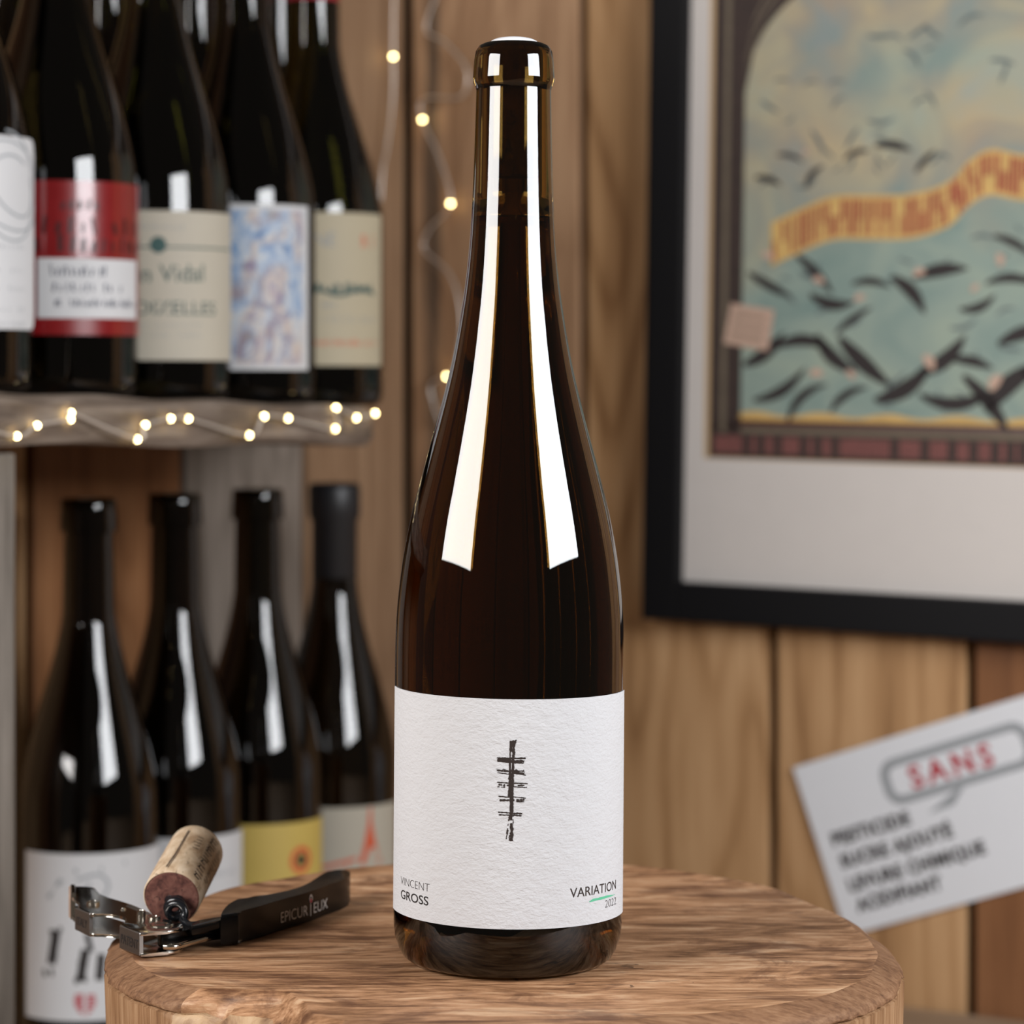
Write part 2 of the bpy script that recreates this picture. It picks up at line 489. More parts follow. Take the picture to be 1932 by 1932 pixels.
def cork_mat(name, ramp, holes):
    t = NT(name)
    v = t.coords((1, 1, 0.6), rnd=False)
    n = t.noise(v, 260, 4, 0.6, 0.5)
    c = t.ramp(n, ramp)
    n2 = t.noise(t.coords((1, 1, 0.5), rnd=False), 330, 3, 0.55, 1.6)
    k = t.ramp(n2, [(0.64, (0, 0, 0)), (0.68, (1, 1, 1))])
    c = t.mix(t.math('MULTIPLY', k, holes), c, [0.25 * x for x in ramp[0][1]])
    t.l(c, t.b.inputs['Base Color']); t.b.inputs['Roughness'].default_value = 0.85
    t.bump(t.math('SUBTRACT', n, t.math('MULTIPLY', k, 0.5)), 0.5, 0.0006)
    return t.m
M['cork'] = cork_mat('natural_cork', [(0.3, (0.40, 0.26, 0.15)), (0.5, (0.60, 0.45, 0.30)), (0.7, (0.70, 0.56, 0.41))], 0.55)
M['cork_brown'] = cork_mat('brown_cork', [(0.3, (0.09, 0.05, 0.025)), (0.55, (0.16, 0.095, 0.05)), (0.75, (0.21, 0.13, 0.075))], 0.6)
M['cork_wine'] = cork_mat('wine_stained_cork', [(0.36, (0.06, 0.018, 0.013)), (0.5, (0.145, 0.052, 0.038)), (0.65, (0.21, 0.09, 0.065))], 0.9)

# ------------------------------------------------------------------ the setting: two plank walls meeting in a corner
def wall(name, label, P, D, N, s0, s1, seams, mats, z0, z1):
    """backing sheet with planks standing proud of it; s runs along D from the corner"""
    ang = math.atan2(D.y, D.x)
    root_bm = bmesh.new()
    box_bm(root_bm, s0, s1, 0.020, 0.045, z0, z1)
    # local frame: x along D, -y out of the wall when N = (D rotated by -90 deg)
    sgn = 1.0 if (Vector((math.sin(ang), -math.cos(ang), 0)) - N).length < 1e-3 else -1.0
    if sgn < 0:
        for v in root_bm.verts: v.co.y = -v.co.y
    w = bm_obj(name, root_bm, M['backing'])
    w.location = P; w.rotation_euler = (0, 0, ang)
    tag(w, label, kind='structure')
    for (a, b), m in zip(zip(seams, seams[1:]), mats):
        bm = bmesh.new()
        g = 0.0034
        box_bm(bm, -(b - a) / 2 + g, (b - a) / 2 - g, 0.0, 0.018, 0, z1 - z0, bevel=0.0016, seg=2)
        dy = random.uniform(-0.0012, 0.0012)
        for v in bm.verts:
            if sgn < 0: v.co.y = -v.co.y
        p = bm_obj('plank', bm, M[m], w)
        p.location = ((a + b) / 2, dy, z0)
    return w
def s_at(u, D):
    """distance from the corner along a wall, at an image column"""
    k = (u - CU) / F
    return -(CORNER.x - k * CORNER.y) / (D.x - k * D.y)
zt = 0.62
sr = [0.0] + [s_at(u, DR) for u in (1100, 1457, 1832)]
while sr[-1] < 1.0: sr.append(sr[-1] + 0.146)
M['plank_stained'] = wood('streaked_tan_plank_wood', [(0.24, 0.130, 0.066), (0.44, 0.262, 0.148), (0.57, 0.365, 0.215)], 'z', 1.0, knot=0.22, tint_var=0.4,
                          stain=(s_at(818, DR) - sr[1] / 2, 0.010))
wall('wall_right', 'wall of vertical tan and honey planks behind the framed picture', CORNER, DR, NR, -0.02, sr[-1], sr,
     ['plank_stained', 'plank_b', 'plank_b', 'plank_c', 'plank_b', 'plank_a', 'plank_b', 'plank_a', 'plank_b'], COUNTER_Z - 0.02, zt)
sl = [0.0] + [s_at(u, DL) for u in (575, 345)]
while sl[-1] > -0.95: sl.append(sl[-1] - 0.15)
sl = sl[::-1]
wall('wall_left', 'wall of vertical brown and grey planks behind the bottle shelf', CORNER, DL, NL, sl[0], 0.02, sl,
     (['plank_c', 'plank_d', 'plank_a', 'plank_b', 'plank_c', 'plank_d', 'plank_c', 'plank_b', 'plank_c'] * 2)[-(len(sl) - 3):] + ['plank_grey', 'plank_d'], COUNTER_Z - 0.02, zt)

# counter of pale boards under everything
ctr = empty('wooden_counter', (0, 0, COUNTER_Z - 0.03))
tag(ctr, 'pale board counter along the plank walls carrying the tree stump', 'counter')
ctr.rotation_euler = (0, 0, math.atan2(DR.y, DR.x))
cl = Matrix.Rotation(-math.atan2(DR.y, DR.x), 4, 'Z') @ CORNER
yy = cl.y - 0.002
for i in range(11):
    bm = bmesh.new()
    box_bm(bm, -0.80, 0.80, -0.0705, 0.0705, 0, 0.03, bevel=0.003)
    b = bm_obj('board', bm, M['counter_wood'], ctr)
    b.location = (cl.x + 0.8, yy - 0.072 - i * 0.144, random.uniform(-0.001, -0.0002))

# ------------------------------------------------------------------ shelf with its post
SH0 = Vector((-0.1942, 1.487, 0))      # on the axis line of the upper bottles
def shelf_z(t): return 0.1885 - 0.030 * t
shelf = empty('wall_shelf', (SH0.x, SH0.y, 0), (0, 0, A))
tag(shelf, 'weathered rough-edged board shelf on a grey post holding five bottles', 'shelf')
# local: x along the shelf (t), y = -(towards room)
bm = bmesh.new()
nx, front = 90, []
rows = []
for i in range(nx + 1):
    t = -0.52 + (0.155 + 0.52) * i / nx
    wob = 0.0016 * math.sin(t * 47) + 0.0012 * math.sin(t * 113 + 1) + random.uniform(-0.0003, 0.0003)
    end = max(0.0, (t - 0.12) / 0.035)
    yf = -0.053 + wob + 0.014 * end ** 3
    yb = 0.142
    tb = t + (0.055 * i / nx)
    ztop = shelf_z(t) + 0.0008 * math.sin(t * 61 + 2); zbot = 0.1655 - 0.018 * t + 0.0012 * math.sin(t * 37)
    zbot += 0.006 * end ** 3
    row = [(tb, yb, zbot), (t, yf + 0.003, zbot), (t, yf + 0.0002, zbot + 0.0035)]
    for k in range(1, 7):
        f = k / 7
        row.append((t, yf + 0.0008 * math.sin(f * 9 + t * 31) , zbot + 0.0035 + (ztop - zbot - 0.0065) * f))
    row += [(t, yf + 0.0006, ztop - 0.003), (t, yf + 0.0035, ztop), (tb, yb, ztop)]
    rows.append([bm.verts.new(p) for p in row])
for a, b in zip(rows, rows[1:]):
    for k in range(len(a)):
        l = (k + 1) % len(a)
        bm.faces.new((a[k], b[k], b[l], a[l]))
bm.faces.new(rows[0]); bm.faces.new(rows[-1][::-1])
o = bm_obj('board', bm, M['shelf_wood'], shelf); smooth_by_angle(o, 40)
bm = bmesh.new()
box_bm(bm, -0.28, -0.1675, -0.047, -0.008, COUNTER_Z, 0.165, bevel=0.002)
bm_obj('post', bm, M['post_wood'], shelf)
bm = bmesh.new()
box_bm(bm, -0.50, 0.30, -0.03, 0.138, COUNTER_Z, -0.1752, bevel=0.003)
bm_obj('bottom_board', bm, M['shelf_wood'], shelf)

# ------------------------------------------------------------------ wrapped labels
def wrap(x, z, r, phi0): 
    p = phi0 + x / r
    return (r * math.sin(p), -r * math.cos(p), z)
def patch(name, r, phi_a, phi_b, z0, z1, mat, parent, thick=0.0003, nz=4, corner=0.0, slant=0.0):
    """curved paper rectangle on a cylinder, with its own thickness"""
    n = max(8, int(abs(phi_b - phi_a) / rad(2.5)))
    verts, faces = [], []
    W = (phi_b - phi_a) * r
    outline_in = []
    for layer, rr in ((0, r), (1, r + thick)):
        for i in range(n + 1):
            p = phi_a + (phi_b - phi_a) * i / n
            x = (p - phi_a) * r
            ins = 0.0
            if corner > 0:
                dx = min(x, W - x)
                if dx < corner: ins = corner - math.sqrt(max(0, corner ** 2 - (corner - dx) ** 2))
            for k in range(nz + 1):
                z = (z0 + ins) + ((z1 - ins) - (z0 + ins)) * k / nz + slant * (p - (phi_a + phi_b) / 2) * r
                verts.append((rr * math.sin(p), -rr * math.cos(p), z))
    off = (n + 1) * (nz + 1)
    idx = lambda l, i, k: l * off + i * (nz + 1) + k
    for i in range(n):
        for k in range(nz):
            faces.append((idx(1, i, k), idx(1, i + 1, k), idx(1, i + 1, k + 1), idx(1, i, k + 1)))
            faces.append((idx(0, i, k), idx(0, i, k + 1), idx(0, i + 1, k + 1), idx(0, i + 1, k)))
        faces.append((idx(0, i, 0), idx(0, i + 1, 0), idx(1, i + 1, 0), idx(1, i, 0)))
        faces.append((idx(0, i, nz), idx(1, i, nz), idx(1, i + 1, nz), idx(0, i + 1, nz)))
    for k in range(nz):
        faces.append((idx(0, 0, k), idx(1, 0, k), idx(1, 0, k + 1), idx(0, 0, k + 1)))
        faces.append((idx(0, n, k), idx(0, n, k + 1), idx(1, n, k + 1), idx(1, n, k)))
    ob = mesh_obj(name, verts, faces, mat, parent, smooth=False)
    smooth_by_angle(ob, 30)
    return ob
def wrapped_text(name, body, r, phi_a, phi_b, z, cap, mat, parent, bold=0.0, slant=0.0):
    vs, fs = text2d(body, width=(phi_b - phi_a) * r, cap=cap, bold=bold)
    return mesh_obj(name, [wrap(x, z + y + slant * x, r, phi_a) for x, y in vs], fs, mat, parent)
def wrapped_strokes(name, strokes, r, mat, parent):
    ob = wrapped_strokes_(name, strokes, r, mat, parent)
    if 'print' in name: ob['kind'] = 'stuff'      # illegible small print, too small to pick apart
    return ob
def wrapped_strokes_(name, strokes, r, mat, parent):
    """strokes: lists of (phi, z) with widths -> thin print strips on the cylinder"""
    verts, faces = [], []
    for pts, w in strokes:
        n = len(pts)
        base = len(verts)
        for i, (p, z) in enumerate(pts):
            a = pts[max(0, i - 1)]; b = pts[min(n - 1, i + 1)]
            dx, dz = (b[0] - a[0]) * r, b[1] - a[1]
            L = math.hypot(dx, dz) or 1.0
            nx_, nz_ = -dz / L, dx / L
            ww = w[i] if isinstance(w, (list, tuple)) else w
            for s in (-0.5, 0.5):
                pp = p + nx_ * ww * s / r
                verts.append((r * math.sin(pp), -r * math.cos(pp), z + nz_ * ww * s))
        for i in range(n - 1):
            q = base + 2 * i
            faces.append((q, q + 1, q + 3, q + 2))
    return mesh_obj(name, verts, faces, mat, parent)
def smear_rows(r, phi_a, phi_b, z, h, count, w, rnd):
    """illegible small print: a row of short upright strokes"""
    out = []
    for i in range(count):
        if rnd.random() < 0.12: continue
        p = phi_a + (phi_b - phi_a) * (i + 0.5) / count
        hh = h * rnd.uniform(0.55, 1.0)
        out.append(([(p, z), (p + rnd.uniform(-0.2, 0.2) * h / r, z + hh)], w * rnd.uniform(0.6, 1.2)))
    return out

# ------------------------------------------------------------------ background bottles
def bottle_profile(R, H, zs, zn, rn, lip=0.0158, capsule=False):
    """zs: shoulder start height, zn: neck start height"""
    p = [(0.0, 0.012), (R * 0.45, 0.010), (R * 0.80, 0.001), (R * 0.88, 0.0), (R * 0.95, 0.0012), (R * 0.99, 0.005), (R, 0.010)]
    sh = [(R, zs - 0.01), (R * 0.992, zs + 0.004)]
    n = 14
    for i in range(1, n + 1):
        f = i / n
        s = f * f * (3 - 2 * f)
        s = 0.55 * s + 0.45 * f ** 0.9
        sh.append((R * 0.992 + (rn * 1.06 - R * 0.992) * s, zs + 0.004 + (zn - zs - 0.004) * f))
    p += sh
    p += [(rn * 1.02, (zn + H) / 2), (rn, H - 0.022), (rn, H - 0.0195), (lip, H - 0.0185), (lip * 1.01, H - 0.013), (lip * 0.985, H - 0.006), (lip * 0.98, H - 0.0015), (lip * 0.92, H), (rn * 0.62, H - 0.0002), (rn * 0.6, H - 0.006), (0, H - 0.006)]
    return p
def make_bottle(name, u, d, base_z, R, H, zs, zn, rn, mat, label):
    P = at(u, HV, d)
    root = empty(name, (P.x, P.y, base_z))
    tag(root, label, 'bottle')
    vs, fs = lathe(bottle_profile(R, H, zs, zn, rn), 56)
    g = mesh_obj('glass_body', vs, fs, mat, root, smooth=True)
    smooth_by_angle(g, 50)
    # closure: visible stopper end in the mouth
    vs, fs = lathe([(0, H - 0.0055), (rn * 0.58, H - 0.0055), (rn * 0.58, H - 0.001), (rn * 0.5, H - 0.0004), (0, H - 0.0004)], 24)
    mesh_obj('stopper', vs, fs, M['cork'], root, smooth=False)
    return root
rnd = random.Random(3)
UR, UH = 0.0418, 0.295
upper = {}
spec = [('burgundy', -101, 1.335), ('b', 106, 1.41), ('c', 289, 1.487), ('d', 457, 1.564), ('e', 591, 1.646)]
ulabels = ['dark wine bottle with white loop-drawing label, on shelf beside the red-labelled bottle',
           'dark wine bottle with glossy red label and white panel on upper shelf',
           'dark green wine bottle with cream label and round green emblem on shelf',
           'dark wine bottle with white-bordered blue abstract art label on shelf',
           'olive wine bottle with red capsule and deep cream label at shelf end']
ub = []
for i, (nm, u, d) in enumerate(spec):
    P = at(u, HV, d)
    t = (Vector((P.x, P.y, 0)) - SH0).dot(DL)
    ub.append(make_bottle('wine_bottle', u, d, shelf_z(t - 0.02) + 0.0006, UR, UH, 0.112, 0.215, 0.0150,
                          M['glass_green'] if i in (2, 4) else M['glass_dark'], ulabels[i]))
for u, d, lbl in ((518, 1.756, 'dark back-row bottle whose neck shows between art-label and red-capsule bottles'),
                  (366, 1.683, 'dark back-row bottle whose neck shows between green-emblem and art-label bottles'),
                  (198, 1.608, 'dark back-row bottle whose neck shows between red-label and green-emblem bottles'),
                  (7, 1.533, 'dark back-row bottle whose neck shows between loop-drawing and red-label bottles')):
    P = at(u, HV, d)
    t = (Vector((P.x, P.y, 0)) - SH0).dot(DL)
    make_bottle('wine_bottle', u, d, shelf_z(t - 0.02) + 0.0006, UR, UH, 0.112, 0.215, 0.0150, M['glass_dark'], lbl)
def zz(v, root, R, phi=0.25):
    """height on a bottle's front for an image row"""
    Y = root.location.y - R * math.cos(phi)
    return EYE - (v - HV) * Y / F - root.location.z
E = 0.0004
# first: white label with loops
b = ub[0]; r = UR + 0.0001
lab = patch('label', r, rad(-35), rad(92), zz(620, b, UR), zz(250, b, UR), M['white_paper'], b, corner=0.008)
rr = r + E
loops = []
for (c, s, k, ph) in ((58, 40, 0.021, 0.3), (62, 24, 0.014, 1.1), (56, 32, 0.026, 2.2)):
    pts = []
    for i in range(31):
        a = 2 * PI * i / 30 * 0.92 + ph
        pts.append((rad(c + s * 0.9 * math.cos(a)), zz(345, b, UR) + k * math.sin(a) - 0.004 * math.cos(a)))
    loops.append((pts, 0.0011))
wrapped_strokes('drawing', loops, rr, M['ink_grey'], lab)
st = []
for v, n in ((460, 14), (505, 10), (540, 16), (580, 12), (607, 22)):
    st += smear_rows(rr, rad(15), rad(72), zz(v + 6, b, UR), 0.0022, n, 0.0006, rnd)
wrapped_strokes('small_print', st, rr, M['ink_grey'], lab)['kind'] = 'stuff'
# second: red label
b = ub[1]
lab = patch('label', r, rad(-45), rad(112), zz(632, b, UR), zz(340, b, UR), M['red_paper'], b)
st = []
for v, h, n in ((440, 0.009, 13), (475, 0.009, 15)):
    st += smear_rows(rr, rad(-30), rad(85), zz(v, b, UR), h, n, 0.0024, rnd)
st += smear_rows(rr, rad(10), rad(40), zz(395, b, UR), 0.006, 5, 0.002, rnd)
wrapped_strokes('embossed_print', st, rr, M['dark_red'], lab)
panel = patch('white_panel', r + 0.0003, rad(-3), rad(80), zz(600, b, UR), zz(487, b, UR), M['white_paper'], lab)
st = []
for v, h, n, a0, a1 in ((520, 0.006, 12, 5, 45), (550, 0.005, 12, 5, 60), (578, 0.004, 26, 8, 76)):
    st += smear_rows(r + 0.0009, rad(a0), rad(a1), zz(v, b, UR), h, n, 0.0008, rnd)
wrapped_strokes('small_print', st, r + 0.0009, M['ink_navy'], lab)
# third: cream label
b = ub[2]
lab = patch('label', r, rad(-70), rad(88), zz(680, b, UR), zz(397, b, UR), M['cream_paper'], b)
em = []
for k in range(6):
    em.append(([(rad(11) + 0.0046 * k / 6 * math.cos(a) / rr, zz(462, b, UR) + 0.0046 * k / 6 * math.sin(a)) for a in [2 * PI * j / 20 for j in range(21)]], 0.0011))
wrapped_strokes('emblem', em, rr, M['ink_green'], lab)
wrapped_strokes('rule_line', [([(rad(-60 + 140 * i / 30), zz(466, b, UR)) for i in range(31)], 0.0009)], rr, M['ink_green'], lab)
wrapped_text('lettering', 'Leon Vidal', rr, rad(-28), rad(46), zz(535, b, UR), 0.0095, M['ink_green'], lab, slant=0.03)
wrapped_text('lettering', 'DEMOIZELLES', rr, rad(-38), rad(58), zz(593, b, UR), 0.0072, M['ink_green'], lab)
st = []
for v, n in ((617, 22), (636, 26)):
    st += smear_rows(rr, rad(-30), rad(45), zz(v, b, UR), 0.0024, n, 0.0005, rnd)
st += smear_rows(rr, rad(-15), rad(30), zz(432, b, UR), 0.0024, 14, 0.0006, rnd)
wrapped_strokes('small_print', st, rr, M['ink_grey'], lab)
# fourth: art label
b = ub[3]
lab = patch('label', r, rad(-26), rad(66), zz(698, b, UR), zz(385, b, UR), M['white_paper'], b)
patch('art_print', r + 0.0003, rad(-22), rad(58), zz(688, b, UR), zz(395, b, UR), M['art'], lab, nz=10)
# fifth: deep cream label
b = ub[4]
lab = patch('label', r, rad(-60), rad(76), zz(690, b, UR), zz(400, b, UR), M['cream_deep'], b)
wrapped_text('lettering', 'NÉ', rr, rad(5), rad(22), zz(465, b, UR), 0.008, M['ink_grey'], lab)
st = smear_rows(rr, rad(-5), rad(62), zz(552, b, UR), 0.006, 34, 0.0012, rnd)
st += [([(rad(-8 + 70 * i / 20), zz(550, b, UR) + 0.002 * math.sin(i * 0.5) ) for i in range(21)], 0.002)]
wrapped_strokes('engraving', st, rr, M['ink_green'], lab)
st = smear_rows(rr, rad(0), rad(62), zz(608, b, UR), 0.004, 18, 0.0005, rnd) + smear_rows(rr, rad(10), rad(22), zz(580, b, UR), 0.003, 5, 0.0008, rnd)
wrapped_strokes('small_print', st, rr, M['ink_grey'], lab)
wrapped_strokes('red_print', smear_rows(rr, rad(-4), rad(64), zz(652, b, UR), 0.004, 30, 0.0006, rnd) + smear_rows(rr, rad(45), rad(62), zz(465, b, UR), 0.010, 4, 0.001, rnd), rr, M['orange_red'], lab)
vs, fs = lathe([(0.0156, 0.241), (0.0158, 0.2415), (0.0165, 0.272), (0.0168, 0.292), (0.015, 0.2965), (0, 0.2968)], 32)
mesh_obj('red_capsule', vs, fs, M['red_foil'], b, smooth=True)

LR, LH = 0.0396, 0.3085
LBASE = -0.1750
lspec = [(167, 1.55), (330, 1.62), (486, 1.69), (631, 1.762)]
llabels = ['dark wine bottle with white label, black lettering and red crest behind the corkscrew',
           'dark wine bottle with plain white label standing beside the yellow-labelled bottle',
           'dark wine bottle with yellow label and round red emblem under the shelf',
           'dark wine bottle with black capsule and cream label showing a red tower']
lb = []
for i, (u, d) in enumerate(lspec):
    lb.append(make_bottle('wine_bottle', u, d, LBASE, LR, LH, 0.142 if i != 3 else 0.135, 0.245, 0.0138, M['glass_dark'], llabels[i]))
r = LR + 0.0001; rr = r + E
b = lb[0]
lab = patch('label', r, rad(-50), rad(88), zz(1926, b, LR), zz(1611, b, LR), M['white_paper'], b)
c0 = lambda u, b, R: math.asin(max(-0.98, min(0.98, (u - CU - (b.location.x) * F / b.location.y) / (R * F / b.location.y)))) 
sw = [([(c0(u, b, LR), zz(v, b, LR)) for u, v in ((112, 1695), (135, 1662), (165, 1642), (210, 1640), (250, 1632), (285, 1615))], 0.0026)]
sw += [([(c0(u, b, LR), zz(v, b, LR)) for u, v in spline([(165, 1660), (205, 1650), (222, 1672), (205, 1700), (180, 1690), (190, 1665)], 5)], 0.0016)]
wrapped_strokes('drawing', sw, rr, M['ink_grey'], lab)
hs = []
def lp(u, v): return (c0(u, b, LR), zz(v, b, LR))
hs += [([lp(128, 1755), lp(118, 1820)], 0.0052), ([lp(102, 1838), lp(122, 1835)], 0.0042), ([lp(130, 1805), lp(170, 1815)], 0.0012),
       ([lp(182, 1790), lp(172, 1850)], 0.0048), ([lp(162, 1850), lp(184, 1846)], 0.0036), ([lp(184, 1760), lp(192, 1795)], 0.0030), ([lp(115, 1760), lp(138, 1752)], 0.0026),
       ([lp(210, 1800), lp(206, 1850)], 0.0045)]
wrapped_strokes('black_lettering', hs, rr, M['ink'], lab)
cr = []
for k in range(6):
    wv = (0.0055, 0.0060, 0.0060, 0.0052, 0.0038, 0.0018)[k]
    zc = zz(1878 + k * 7, b, LR)
    pc = c0(181, b, LR)
    cr.append(([(pc - wv / rr, zc), (pc - 0.001 / rr, zc + 0.0003)], 0.0016)); cr.append(([(pc + 0.0008 / rr, zc), (pc + wv / rr, zc)], 0.0014))
wrapped_strokes('red_crest', cr, rr, M['ink_red'], lab)
b = lb[1]
lab = patch('label', r, rad(-60), rad(85), LBASE * 0 + 0.022, zz(1582, b, LR), M['white_paper'], b)
wrapped_strokes('small_print', smear_rows(rr, rad(35), rad(70), zz(1660, b, LR), 0.004, 10, 0.0008, rnd), rr, M['ink_grey'], lab)
b = lb[2]
lab = patch('label', r, rad(-60), rad(84), 0.022, zz(1556, b, LR), M['yellow_paper'], b)
em = []
pc = c0(574, b, LR); zc = zz(1628, b, LR)
for k in range(1, 6):
    em.append(([(pc + 0.0075 * k / 5 * math.cos(a) / rr, zc + 0.0075 * k / 5 * math.sin(a)) for a in [2 * PI * j / 20 for j in range(21)]], 0.0017))
wrapped_strokes('emblem', em[3:] , rr, M['orange_red'], lab)
wrapped_strokes('emblem_figure', em[:2], rr, M['ink'], lab)
b = lb[3]
lab = patch('label', r, rad(-65), rad(80), 0.022, zz(1524, b, LR), M['cream_paper'], b)
tw = []
def tp(u, v): return (c0(u, b, LR), zz(v, b, LR))
tw.append(([tp(703, 1526), tp(702, 1560), tp(697, 1600), tp(688, 1632)], [0.0016, 0.0034, 0.0048, 0.0036]))
tw.append(([tp(703, 1560), tp(708, 1600), tp(719, 1632)], [0.0030, 0.0046, 0.0036]))
tw.append(([tp(660, 1632), tp(690, 1618), tp(714, 1612)], 0.0030))
wrapped_strokes('tower_print', tw, rr, M['orange_red'], lab)
tw = [([tp(616 + i * 9, 1636 - i * 2.2) for i in range(8)], 0.0022)]
wrapped_strokes('red_band', tw, rr, M['orange_red'], lab)
vs, fs = lathe([(0.0143, 0.248), (0.0146, 0.2485), (0.0146, 0.285), (0.0165, 0.2885), (0.0166, 0.306), (0.0150, 0.3092), (0, 0.3094)], 32)
mesh_obj('black_capsule', vs, fs, M['black_foil'], b, smooth=True)

# ------------------------------------------------------------------ strings of fairy lights
def fairy(label, pts3, wire_extra=None, jitter=0.004, bulb_r=0.0013):
    root = empty('fairy_light_string', pts3[0])
    tag(root, label, 'string lights')
    o0 = Vector(pts3[0])
    path = wire_extra if wire_extra else pts3
    sm = spline([tuple(Vector(p) - o0) for p in path], 10)
    vs, fs = tube(sm, 0.0009, 6)
    mesh_obj('wire', vs, fs, M['wire'], root, smooth=True)
    bm = bmesh.new(); bmesh.ops.create_uvsphere(bm, u_segments=12, v_segments=8, radius=bulb_r)
    for f in bm.faces: f.smooth = True
    me = bpy.data.meshes.new('bulb'); bm.to_mesh(me); bm.free(); me.materials.append(M['led'])
    for p in pts3:
        ob = bpy.data.objects.new('bulb', me); link(ob, root); ob.location = Vector(p) - o0
    return root
FP = SH0 + NL * 0.0575
led_px = [(32, 823), (70, 803), (133, 791), (134, 779), (259, 829), (274, 802), (322, 790), (355, 790), (470, 821), (498, 786), (543, 789), (632, 809), (634, 770), (672, 788), (707, 780)]
pts = [ray_plane(u, v, FP, NL) for u, v in led_px]
pre = ray_plane(-60, 800, FP, NL)
fairy('warm fairy lights strung along the weathered shelf edge', pts, wire_extra=[pre] + pts)
WP = CORNER + NR * 0.010
LP_ = CORNER + NL * 0.010
wl = [(797, 226), (850, 384), (843, 710)]
pts = [ray_plane(u, v, WP, NR) for u, v in wl]
wirepx = [(850, -60), (812, 20), (806, 60), (840, 80), (880, 130), (870, 182), (800, 186), (797, 226), (830, 300), (850, 384), (812, 430), (800, 470), (850, 520), (870, 600), (860, 690), (843, 710), (812, 730), (830, 800)]
fairy('warm fairy lights trailing down the tan planks beside the tall bottle neck', pts, wire_extra=[ray_plane(u, v, WP, NR) for u, v in wirepx])
pts = [ray_plane(742, 107, LP_, NL)]
wirepx = [(745, -60), (742, 50), (742, 107), (742, 160), (738, 220), (730, 280), (722, 320), (718, 380)]
fairy('single fairy light on a wire hanging near the room corner', pts, wire_extra=[ray_plane(u, v, LP_, NL) for u, v in wirepx])

# ------------------------------------------------------------------ framed picture on the right wall
angR = math.atan2(DR.y, DR.x)
FRP = CORNER + NR * 0.022          # front plane of the frame
roll = rad(-0.9)
bl = ray_plane(1209, 1168, FRP, NR)
pic = empty('framed_picture', bl)
pic.matrix_world = Matrix.Translation(bl) @ Matrix.Rotation(angR, 4, 'Z') @ Matrix.Rotation(-roll, 4, 'Y')
tag(pic, 'black framed vintage-style print hung on the tan plank wall', 'picture')
PM = pic.matrix_world.copy(); PMi = PM.inverted()
def on_pic(u, v, depth=0.0):
    """image position to picture coordinates (x right, z up)"""
    N = (PM.to_3x3() @ Vector((0, -1, 0)))
    p = PMi @ ray_plane(u, v, PM @ Vector((0, depth, 0)), N)
    return p.x, p.z
FW, FH = 0.42, 0.56
ix, iz = on_pic(1278, 1100)
fw = (ix + iz) / 2
def rail(x0, x1, z0, z1):
    bm = bmesh.new()
    box_bm(bm, x0, x1, 0, 0.021, z0, z1, bevel=0.0015)
    return bm_obj('frame_rail', bm, M['black_frame'], pic)
rail(0, fw, 0, FH); rail(FW - fw, FW, 0, FH); rail(fw, FW - fw, 0, fw); rail(fw, FW - fw, FH - fw, FH)
bm = bmesh.new(); box_bm(bm, fw - 0.002, FW - fw + 0.002, 0.010, 0.013, fw - 0.002, FH - fw + 0.002)
matb = bm_obj('mat_board', bm, M['mat_board'], pic)
D0 = 0.0096
px0, _ = on_pic(1342, 600, D0); _, pz0 = on_pic(1342, 862, D0)
px1 = px0 + 0.285; pz1 = pz0 + 0.385
bm = bmesh.new(); box_bm(bm, px0 - 0.004, px1 + 0.004, D0 + 0.0002, D0 + 0.0006, pz0 - 0.001, pz1 + 0.003)
bm_obj('mat_shadow_strip', bm, M['mat_shade'], pic)  # yellowish shadow around the print, painted as a thin coloured strip
bm = bmesh.new(); box_bm(bm, px0, px1, D0, D0 + 0.0006, pz0, pz1)
prn = bm_obj('print_sheet', bm, M['poster'], pic)
def flat(name, polys, mat, depth, parent=prn):
    verts, faces = [], []
    for poly in polys:
        b0 = len(verts)
        verts += [(x, depth, z) for x, z in poly]
        faces.append(tuple(range(b0, b0 + len(poly))))
    return mesh_obj(name, verts, faces, mat, parent)
def rect(x0, x1, z0, z1): return [(x0, z0), (x1, z0), (x1, z1), (x0, z1)]
W_ = px1 - px0
bx = on_pic(1400, 600, D0)[0] - px0           # border width
zb0 = on_pic(1342, 790, D0)[1]
# bottom bands
za = on_pic(1342, 815, D0)[1]
flat('bottom_band', [rect(px0, px1, pz0, za)], M['p_brown'], D0 - 0.0002)
flat('olive_rule', [rect(px0 + 0.002, px1 - 0.002, za, za + 0.0042)], M['p_olive'], D0 - 0.0002)
flat('red_rule', [rect(px0 + 0.004, px1 - 0.004, za + 0.0042, za + 0.0086)], M['dark_red'], D0 - 0.0002)
wv = []
for i in range(40):
    x0 = px0 + bx * 0.9 + (W_ - bx * 1.8) * i / 40; x1 = px0 + bx * 0.9 + (W_ - bx * 1.8) * (i + 1) / 40
    e0 = 0.0016 * math.sin(i * 0.8); e1 = 0.0016 * math.sin((i + 1) * 0.8)
    wv.append([(x0, za + 0.0086), (x1, za + 0.0086), (x1, za + 0.013 + e1), (x0, za + 0.013 + e0)])
flat('ochre_ground', wv, M['p_ochre'], D0 - 0.0002)
blocks = []
x = px0 + 0.004
rr_ = random.Random(11)
zlo, zhi = pz0 + 0.003, za - 0.002
while x < px1 - 0.006:
    if rr_.random() < 0.13: x += 0.006
    blocks.append(rect(x, x + 0.0012, zlo, zhi)); x += 0.0021
flat('rose_strokes', blocks, M['p_rose'], D0 - 0.0003)
